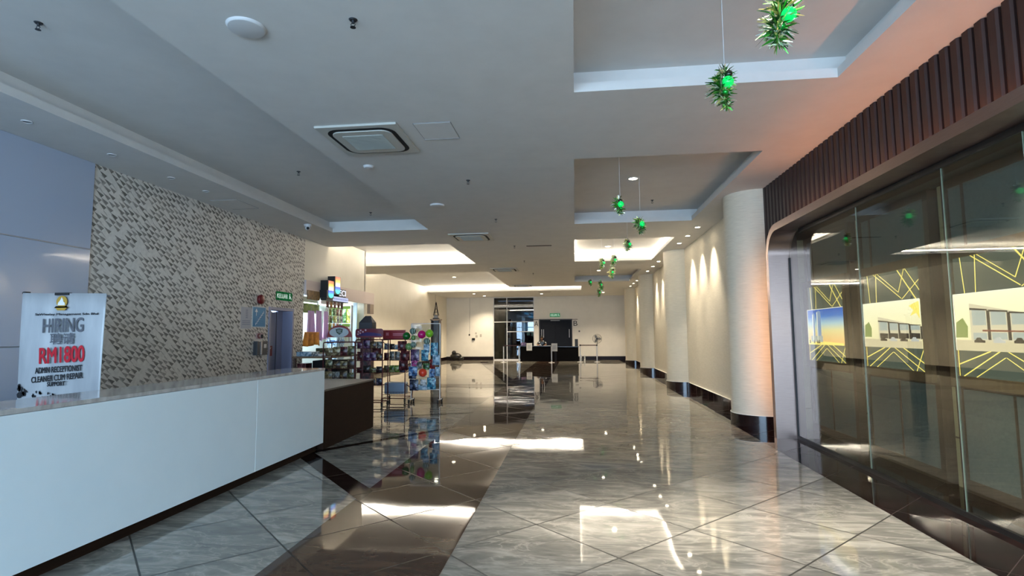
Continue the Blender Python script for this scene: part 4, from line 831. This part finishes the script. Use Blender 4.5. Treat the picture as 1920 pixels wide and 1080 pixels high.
# white acrylic stand with balls and toy packs
wr = thing('acrylic_stand', 'white-framed clear acrylic stand on wheels with balls and blue toy packs', 'display stand', (-3.36, 12.1, 0))
wt = mat('white_tube', '#dcdcdc', .35); b = B()
for sx in (-.33, .33):
    b.tube([(sx, 0, .09), (sx, 0, 1.78)], .012); b.tube([(sx, -.16, .08), (sx, .2, .08)], .012)
b.tube([(-.33, 0, 1.78), (.33, 0, 1.78)], .008).tube([(-.33, 0, .3), (.33, 0, .3)], .009); obj('frame', b, wt, wr)
obj('acrylic_sheet', B().box(-.315, .315, .0, .006, .32, 1.76), acrylic, wr)
for sx in (-.33, .33):
    for yy in (-.16, .2): obj('caster', B().cyl((sx-.014, yy, .035), (sx+.014, yy, .035), .035, n=16).box(sx-.02, sx+.02, yy-.02, yy+.02, .045, .09), black, wr)
obj('hook_rail', B().cyl((-.33, -.01, 1.1), (.33, -.01, 1.1), .005).cyl((-.33, -.01, .85), (.33, -.01, .85), .005).cyl((-.33, -.01, .58), (.33, -.01, .58), .005), chrome, wr)
def stripes(name, a_, b__):
    m = bpy.data.materials.new(name); m.use_nodes = True; nt = m.node_tree; L = nt.links.new; MATS[name] = m; b_ = nt.nodes['Principled BSDF']
    tc = N(nt, 'ShaderNodeTexCoord'); w_ = N(nt, 'ShaderNodeTexWave', ins={'Scale': 9, 'Distortion': 3, 'Detail': 1}); L(tc.outputs['Object'], w_.inputs['Vector'])
    r = ramp(nt, [(.45, a_), (.55, b__)]); L(w_.outputs[0], r.inputs[0]); L(r.outputs[0], b_.inputs['Base Color']); b_.inputs['Roughness'].default_value = .3; return m
zb = stripes('dark_and_pale_swirl', '#1c3a30', '#9ab0a4'); gs = stripes('green_swirl', '#4a7a2a', '#8aa870')
balls = [(-3.77, 1.505, .095, mat('dark_green_ball', '#0a5a20', .25), 'plain dark green ball, leftmost on the acrylic stand'), (-3.6, 1.61, .08, zb, 'upper swirled dark and pale ball next to the dark green ball'), (-3.60, 1.462, .065, gs, 'green swirled ball between the upper and lower swirled balls'),
         (-3.42, 1.535, .10, mat('magenta_ball', '#c0186a', .2), 'shiny magenta pink ball on the acrylic stand'), (-3.22, 1.555, .095, mat('lime_ball', '#7ab828', .3), 'lime green ball at the upper right of the acrylic stand'), (-3.29, 1.385, .08, zb, 'swirled ball right under the magenta and lime balls'),
         (-3.71, 1.265, .09, gs, 'green swirled ball, lowest at the left of the acrylic stand'), (-3.585, 1.31, .075, zb, 'swirled dark ball just above the purple toy pack'), (-3.38, .685, .10, mat('orange_red_ball', '#e0442a', .3), 'orange-red ball low in the middle of the acrylic stand')]
for bi, (x, z, r, m_, lb_) in enumerate(balls):
    o = obj('ball', B().sph((0, 0, 0), r*.92, 24, 14), m_, loc=(x, (11.98, 11.90, 11.95)[bi % 3], z)); tag(o, lb_, 'ball', 'balls on the acrylic stand')
    obj('tether', B().cyl((0, 0, r*.9), (0, .08, r+.05), .003, n=5), wt, o)
pks = [(-3.57, .94, .2, .26, 'purple'), (-3.57, .83, .14, .12, 'pink'), (-3.33, .95, .16, .24, 'teal'), (-3.3, 1.12, .14, .2, 'clear'), (-3.12, 1.05, .17, .3, 'teal'), (-3.07, .86, .16, .22, 'clear'), (-3.17, .78, .12, .2, 'red'), (-3.3, .75, .15, .14, 'green'), (-3.6, .62, .2, .2, 'blue'),
       (-3.62, .55, .17, .07, 'navy'), (-3.58, .29, .2, .25, 'navy'), (-3.36, .40, .14, .14, 'white'), (-3.40, .30, .22, .12, 'clear'), (-3.18, .32, .2, .26, 'teal'), (-3.17, .59, .13, .18, 'blue'), (-3.05, .61, .1, .2, 'clear'), (-3.47, .78, .13, .14, 'grey')]
seen = {}
for k, (x, z, w, h, c) in enumerate(pks):
    put_packet('toy_pack', x, 11.97-.02*(k % 3), z, w, h, .05, c, '%s toy pack hanging on the acrylic stand' % {'clear': 'clear pale blue', 'white': 'white'}.get(c, c), '%s toy packs on the acrylic stand' % c)

# tower model on its tall display case, beyond the racks
tw = thing('tower_model', 'small dark lattice tower model on top of the tall grey display case', 'model', (-5.16, 20, 2.13)); dkm = mat('dark_lattice_metal', '#1a1a1c', .4, metal=.4)
b = B()
for sx in (-1, 1):
    for sy in (-1, 1): b.tube([(sx*.085, sy*.085, .14), (sx*.035, sy*.035, .38), (sx*.008, sy*.008, .62)], .013, 6)
for z, w in ((.14, .09), (.26, .062), (.38, .04)): b.box(-w, w, -w, w, z-.008, z+.008)
b.cyl((0, 0, .6), (0, 0, .68), .008, .002); obj('lattice', b, dkm, tw); obj('block_base', B().box(-.07, .07, -.07, .07, .04, .14), grey_pl, tw); obj('foot', B().box(-.1, .1, -.1, .1, 0, .04), black, tw)
tc_ = thing('display_case', 'tall narrow grey display case with the tower model on top', 'cabinet', (-5.16, 20, 0))
obj('top_board', B().box(-.19, .19, -.17, .17, 2.08, 2.125), MATS['tan_board'], tc_); 
for sx in (-.16, .13):
    obj('side_board', B().box(sx, sx+.03, -.15, .15, 0, 2.08), oak_dark, tc_)
obj('back_board', B().box(-.13, .13, .12, .15, 0, 2.08), grey_pl, tc_); obj('bottom_board', B().box(-.13, .13, -.15, .12, 0, .5), oak, tc_)

# ------------------------------------------------------------------ far end
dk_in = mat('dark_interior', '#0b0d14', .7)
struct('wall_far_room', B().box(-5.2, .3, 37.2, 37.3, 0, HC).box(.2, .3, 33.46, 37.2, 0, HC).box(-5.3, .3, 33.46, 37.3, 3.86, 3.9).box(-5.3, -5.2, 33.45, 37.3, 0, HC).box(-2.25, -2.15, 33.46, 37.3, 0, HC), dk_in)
fw = struct('window_1', B().box(-4.95, -4.15, 33.3, 33.31, .06, 3.82).box(-4.11, -2.49, 33.3, 33.31, .06, 3.82), glass_dark)
alu = mat('white_aluminium', '#c8c8cc', .35)
obj('window_frame', B().box(-4.97, -4.93, 33.24, 33.34, 0, HC).box(-4.15, -4.11, 33.24, 33.34, 0, HC).box(-2.49, -2.45, 33.24, 33.34, 0, HC).box(-4.93, -2.49, 33.25, 33.33, 0, .06).box(-4.11, -2.49, 33.25, 33.33, 1.70, 1.75)
    .box(-4.93, -2.49, 33.25, 33.33, 2.30, 2.35).box(-4.93, -2.49, 33.24, 33.34, 3.22, 3.30).box(-4.93, -2.49, 33.25, 33.33, 3.80, 3.85), alu, fw)
sc_ = thing('glass_reflection', 'cyan glowing painted screen behind the far dark glass', 'reflection', (-2.95, 36, 0));  # added glow imitating the entrance's reflection in the dark glass
obj('cabinet', B().box(-.6, .45, 0, .5, 0, 3.2), dk_in, sc_); r5 = random.Random(5); b = B()
for k in range(26):
    x = r5.uniform(-.5, .3); z = r5.uniform(1.7, 2.95); b.box(x, x+r5.uniform(.06, .3), -.012, -.0, z, z+r5.uniform(.03, .14))
obj('lit_shapes', b, em('lit_cyan', '#58c8f0', .45), sc_); obj('reflection', B().box(-.55, .4, -.004, 0, 1.65, 3.05), em('lit_deep_blue', '#0c3a60', .3), sc_)
obj('pale_patch', B().box(-.2, .0, -.014, -.0, 1.5, 1.75).box(.1, .3, -.014, 0, 1.45, 1.9), em('lit_pale', '#b8d8b0', .3), sc_)
# double door
dd_ = struct('door_2', B().box(-2.12, -1.16, 33.28, 33.33, 0, 2.41).box(-1.15, -.19, 33.28, 33.33, 0, 2.41), navy)
obj('door_frame', B().box(-2.16, -2.10, 33.17, 33.4, 0, 2.47).box(-.21, -.15, 33.17, 33.4, 0, 2.47).box(-2.10, -.21, 33.17, 33.4, 2.41, 2.47), mat('charcoal_frame', '#2a2c30', .5), dd_)
obj('door_closer', B().box(-1.45, -.9, 33.2, 33.27, 2.36, 2.43), grey_pl, dd_)
for x in (-2.0, -1.88, -.33): obj('door_handle', B().cyl((x, 33.22, 1.35), (x, 33.22, 1.85), .018).cyl((x, 33.28, 1.4), (x, 33.22, 1.4), .01).cyl((x, 33.28, 1.8), (x, 33.22, 1.8), .01), chrome, dd_)
for x, L_ in ((-2.32, 'A'), (.05, 'B')):
    t = thing('hall_letter', 'black letter %s with a short bar above it, %s the dark double door' % (L_, 'left of' if L_ == 'A' else 'right of'), 'sign', (x, 33.19, 2.2), group='letters beside the double door')
    obj('lettering', text_geo(L_, .3, .004, width=.24, height=.30), ktext, t); obj('bar', B().box(-.2, .13, -.01, 0, .22, .25), ktext, t)
t = thing('wall_switch', 'small dark round switch on the far wall right of the double door', 'switch', (.27, 33.2, 1.72)); obj('plate', B().cyl((0, 0, 0), (0, -.015, 0), .06, n=16), grey_pl, t); obj('button', B().cyl((0, -.015, 0), (0, -.03, 0), .03, n=12), black, t)
t = thing('wall_box', 'black box on the far left white wall', 'box', (-6.2, 33.2, 1.28)); obj('housing', B().box(-.09, .09, -.06, 0, -.06, .07), black, t, bevel=.008); obj('lid', B().box(-.08, .08, -.07, -.06, .03, .06), black, t)
t = thing('wall_socket', 'small dark socket beside the thin vertical line on the far left white wall', 'socket', (-6.45, 33.2, 1.55)); obj('plate', B().box(-.05, .03, -.02, 0, -.05, .05), black, t)
obj('cable_line', B().cyl((.0, -.008, .05), (.02, -.008, 2.25), .008, n=6), grey_pl, t)
tag(obj('wall_patch', B().box(-.06, .06, -.003, 0, -.09, .09).box(-.35, -.25, -.003, 0, .08, .2).box(-.33, -.2, -.003, 0, -.12, .03), mat('grey_smudge', '#a8a49c', .8), loc=(-5.75, 33.2, 1.5)), 'faint grey patched marks on the far left white wall', 'wall patch')
tag(obj('wall_seam', B().box(-7.898, -7.89, 30.4, 30.42, .2, 3.85), grey_pl), 'thin vertical seam in the far left side wall', 'seam')
o = B().sph((0, 0, .2), .36, 20, 12, (1, .7, .6)).sph((.28, 0, .1), .2, 14, 9, (1, .8, .6)).sph((-.12, 0, .42), .14, 14, 9)
bg_ = obj('bin_bag', o, mat('black_bag_plastic', '#0a0a0c', .35), loc=(-7.15, 32.5, .0)); tag(bg_, 'black bag lying on the floor in the far left corner', 'bag')
bg_.location.z = .05
# ticket tables
cloth_k = mat('black_cloth', '#050507', .9, spec=.1)
def desk(x0, x1, y0, y1, h, lb_):
    t = thing('ticket_desk', lb_, 'desk', ((x0+x1)/2, y0, 0), group='black ticket desks at the far end'); w = (x1-x0)/2
    obj('skirt', B().box(-w, w, .0, .03, 0, h-.03).box(-w, -w+.03, .03, y1-y0, 0, h-.03).box(w-.03, w, .03, y1-y0, 0, h-.03), cloth_k, t); obj('top', B().box(-w-.02, w+.02, -.02, y1-y0, h-.03, h), mat('black_top', '#121014', .3), t); return t
desk(-3.15, -1.2, 31.5, 32.1, .88, 'left black ticket desk, in front of the seated person'); desk(-1.05, .19, 31.55, 32.15, .84, 'right black ticket desk, in front of the dark double door')
tag(obj('desk_box', B().box(-.14, .14, -.1, .1, 0, .2), pcols['purple'], loc=(-2.98, 31.7, .88), bevel=.02), 'purple box on the left end of the left ticket desk', 'box'); tag(obj('paper', B().box(-.2, .2, -.1, .1, 0, .012), white_pl, loc=(-1.6, 31.7, .88)), 'white paper lying on the left ticket desk', 'paper')
def sheet_sign(loc, lb_):
    t = thing('sign_sheet', lb_, 'sign', loc, group='white notice sheets at the ticket desks'); obj('sheet', B().box(-.16, .16, 0, .006, 0, .43), mat('sheet_white', '#c8c8c4', .5), t); b = B()
    for k in range(4): b.box(-.11, .11-.03*(k % 2), -.002, 0, .30-.06*k, .325-.06*k)
    obj('print', b, MATS['faint_grey_print'], t)
sheet_sign((-2.62, 31.46, .62), 'white notice sheet on the front of the left ticket desk')
def stanchion(x, y, lb_, belt=None):
    t = thing('stanchion', lb_, 'stanchion', (x, y, 0), group='belt stanchions at the ticket desks')
    obj('base', B().cyl((0, 0, 0), (0, 0, .02), .17, .16, 28).cyl((0, 0, .02), (0, 0, .05), .08, .04, 20), chrome, t); obj('post', B().cyl((0, 0, .03), (0, 0, .9), .032, n=16), chrome, t); obj('belt_head', B().cyl((0, 0, .88), (0, 0, .97), .036, n=16), black, t)
    if belt: obj('belt', B().box(.03, belt-.03, -.003, .003, .90, .95), mat('maroon_belt', '#3a1218', .6), t)
    return t
stanchion(-4.0, 30.6, 'leftmost belt stanchion, in front of the dark glass', .88); stanchion(-3.12, 30.6, 'second stanchion from the left, at the corner of the left desk'); stanchion(-1.28, 30.0, 'stanchion in the middle gap between the two desks, carrying a notice')
stanchion(.28, 30.7, 'stanchion right beside the right ticket desk', .92); stanchion(1.2, 30.7, 'rightmost belt stanchion, in front of the standing fan')
sheet_sign((-1.12, 29.95, .62), 'white notice sheet fixed to the middle stanchion')
tag(obj('speaker_box', B().box(-.09, .09, -.09, .09, 0, .42), black, loc=(.08, 31.9, .84), bevel=.01), 'upright black speaker on the right end of the right desk', 'speaker')
for x in (.35, .55):
    t = thing('water_bottle', '%s clear bottle on the floor behind the right-hand belt' % ('left' if x < .4 else 'right'), 'bottle', (x, 32.6, 0), group='bottles on the floor by the far wall')
    obj('body', B().cyl((0, 0, 0), (0, 0, .2), .05, n=14).cyl((0, 0, .2), (0, 0, .26), .05, .018, 14), pcols['white'], t); obj('cap', B().cyl((0, 0, .26), (0, 0, .285), .02, n=10), pcols['blue'], t)
# standing fan
fn = thing('standing_fan', 'tall black pedestal fan against the far wall', 'fan', (1.27, 31.9, 0)); 
obj('base', B().cyl((0, 0, 0), (0, 0, .03), .22, .20, 28), black, fn); obj('pole', B().cyl((0, 0, .03), (0, 0, 1.2), .018, n=12), black, fn); obj('motor', B().cyl((0, .12, 1.27), (0, -.04, 1.27), .07, .05, 18), black, fn)
b = B()
for yy, rr in ((-.04, .27), (-.10, .25), (.04, .25), (-.12, .16), (-.125, .08)): b.tube([(rr*math.cos(a), yy, 1.27+rr*math.sin(a)) for a in [2*PI*i/28 for i in range(29)]], .004, 5)
for k in range(28):
    a = 2*PI*k/28; c_, s_ = math.cos(a), math.sin(a); b.tube([(.03*c_, -.13, 1.27+.03*s_), (.25*c_, -.10, 1.27+.25*s_), (.27*c_, -.04, 1.27+.27*s_), (.25*c_, .04, 1.27+.25*s_), (.06*c_, .08, 1.27+.06*s_)], .0025, 4)
obj('guard', b, mat('grey_wire', '#55585c', .4, metal=.6), fn)
for k in range(3):
    a = 2*PI*k/3; pts = [(.03, -.02), (.12, -.07), (.22, -.06), (.23, .04), (.12, .07), (.03, .03)]
    vs = [(x*math.cos(a)-y*math.sin(a), -.06+.25*y, 1.27+x*math.sin(a)+y*math.cos(a)) for x, y in pts]; o = obj('blade', B().poly(vs), mat('grey_blade', '#6a6c70', .4), fn); o.modifiers.new('t', 'SOLIDIFY').thickness = .004

# ------------------------------------------------------------------ seated person at the left desk
def skin_body(name, verts, edges, radii, m_, parent, root=0):
    me = bpy.data.meshes.new(name); me.from_pydata(verts, edges, []); o = bpy.data.objects.new(name+'_cage', me); C.objects.link(o)
    sk_ = o.modifiers.new('skin', 'SKIN'); sk_.branch_smoothing = .5; sub = o.modifiers.new('sub', 'SUBSURF'); sub.levels = 2; sub.render_levels = 2
    for i, r in enumerate(radii):
        v = me.skin_vertices[0].data[i]; v.radius = (r, r) if not isinstance(r, tuple) else r; v.use_root = (i == root)
    dg = bpy.context.evaluated_depsgraph_get(); m2 = bpy.data.meshes.new_from_object(o.evaluated_get(dg)); bpy.data.objects.remove(o)
    m2.name = name
    for p in m2.polygons: p.use_smooth = True
    m2.materials.clear(); m2.materials.append(m_); q = bpy.data.objects.new(name, m2); C.objects.link(q); q.parent = parent; return q
pr_ = thing('person', 'person in a dark shirt with white patches, seated behind the left ticket desk looking down', 'person', (-1.95, 32.55, 0))
skin = mat('skin', '#8a6248', .55)
V = [(0, 0, .52), (0, 0, .70), (0, -.03, .92), (0, -.05, 1.10), (0, -.07, 1.16), (0, -.09, 1.21), (0, -.125, 1.30), (0, -.135, 1.385),           # pelvis..head 0-7
     (-.16, -.04, 1.10), (-.24, -.08, .96), (-.25, -.26, .93), (-.16, -.40, .915), (.16, -.04, 1.10), (.24, -.08, .96), (.25, -.26, .93), (.16, -.40, .915),  # arms 8-15
     (-.10, -.02, .52), (-.12, -.42, .50), (-.12, -.42, .10), (-.12, -.52, .05), (.10, -.02, .52), (.12, -.42, .50), (.12, -.42, .10), (.12, -.52, .05)]      # legs 16-23
Ed = [(0, 1), (1, 2), (2, 3), (3, 4), (4, 5), (5, 6), (6, 7), (3, 8), (8, 9), (9, 10), (10, 11), (3, 12), (12, 13), (13, 14), (14, 15), (0, 16), (16, 17), (17, 18), (18, 19), (0, 20), (20, 21), (21, 22), (22, 23)]
Rd = [(.15, .12), (.13, .11), (.15, .11), (.14, .10), .062, .055, (.076, .09), (.066, .08), .065, .05, .042, .03, .065, .05, .042, .03, .085, .065, .045, .035, .085, .065, .045, .035]
skin_body('body', V, Ed, Rd, skin, pr_)
shirt = stripes('dark_shirt_white_patches', '#101014', '#101014'); 
nt = shirt.node_tree; vo = N(nt, 'ShaderNodeTexVoronoi', ins={'Scale': 7}); tc9 = N(nt, 'ShaderNodeTexCoord'); nt.links.new(tc9.outputs['Object'], vo.inputs['Vector']); rr9 = ramp(nt, [(.26, '#e0e4ea'), (.30, '#0c0c12')]); nt.links.new(vo.outputs['Distance'], rr9.inputs[0]); nt.links.new(rr9.outputs[0], nt.nodes['Principled BSDF'].inputs['Base Color'])
skin_body('shirt', [V[0], V[1], V[2], V[3], (0, -.06, 1.17), V[8], V[9], (-.25, -.2, .935), V[12], V[13], (.25, -.2, .935)], [(0, 1), (1, 2), (2, 3), (3, 4), (3, 5), (5, 6), (6, 7), (3, 8), (8, 9), (9, 10)], [(.17, .14), (.155, .13), (.175, .13), (.165, .12), .075, .085, .07, .062, .085, .07, .062], shirt, pr_)
skin_body('trousers', [V[0], V[16], V[17], (-.12, -.42, .16), V[20], V[21], (.12, -.42, .16)], [(0, 1), (1, 2), (2, 3), (0, 4), (4, 5), (5, 6)], [(.165, .135), .10, .08, .065, .10, .08, .065], mat('dark_trousers', '#15161c', .8), pr_)
hr = B().sph((0, -.10, 1.385), .108, 18, 12, (.88, .98, .95)); obj('hair', hr, mat('black_hair', '#0c0a0a', .5), pr_)
b = B().sph((-.03, -.205, 1.35), .009, 8, 6).sph((.03, -.205, 1.35), .009, 8, 6); obj('eyes', b, black, pr_); obj('nose', B().cyl((0, -.20, 1.355), (0, -.228, 1.315), .006, .014, 8), skin, pr_)
obj('mouth', B().box(-.02, .02, -.212, -.200, 1.285, 1.29), mat('lips', '#6a3a34', .5), pr_); obj('ears', B().sph((-.085, -.12, 1.33), .024, 8, 6, (.4, .7, 1)).sph((.085, -.12, 1.33), .024, 8, 6, (.4, .7, 1)), skin, pr_)
for s_ in (-1, 1):
    b = B()
    hx, hy, hz = s_*.16, -.40, .912
    b.sph((hx-s_*.01, hy-.03, hz), .042, 12, 8, (.9, 1.1, .4))
    for q in range(4): b.tube([(hx-s_*.03+s_*.018*q, hy-.065, hz), (hx-s_*.034+s_*.02*q, hy-.105-(.012 if q in (1, 2) else 0), hz-.004), (hx-s_*.036+s_*.02*q, hy-.125-(.015 if q in (1, 2) else 0), hz-.012)], [.0085, .008, .006], 7)
    b.tube([(hx-s_*.03, hy-.02, hz), (hx-s_*.058, hy-.045, hz-.002), (hx-s_*.064, hy-.07, hz-.006)], [.01, .009, .007], 7); obj('hand', b, skin, pr_)
ch = thing('office_chair', 'dark chair the seated person uses behind the left ticket desk', 'chair', (-1.95, 32.6, 0))
obj('seat', B().box(-.22, .22, -.2, .2, .36, .41), black, ch, bevel=.01); obj('backrest', B().box(-.2, .2, .2, .23, .45, .9), black, ch)
for sx in (-.2, .2):
    for sy in (-.18, .21): obj('leg', B().cyl((sx, sy, 0), (sx, sy, .36 if sy < 0 else .85), .012), chrome, ch)
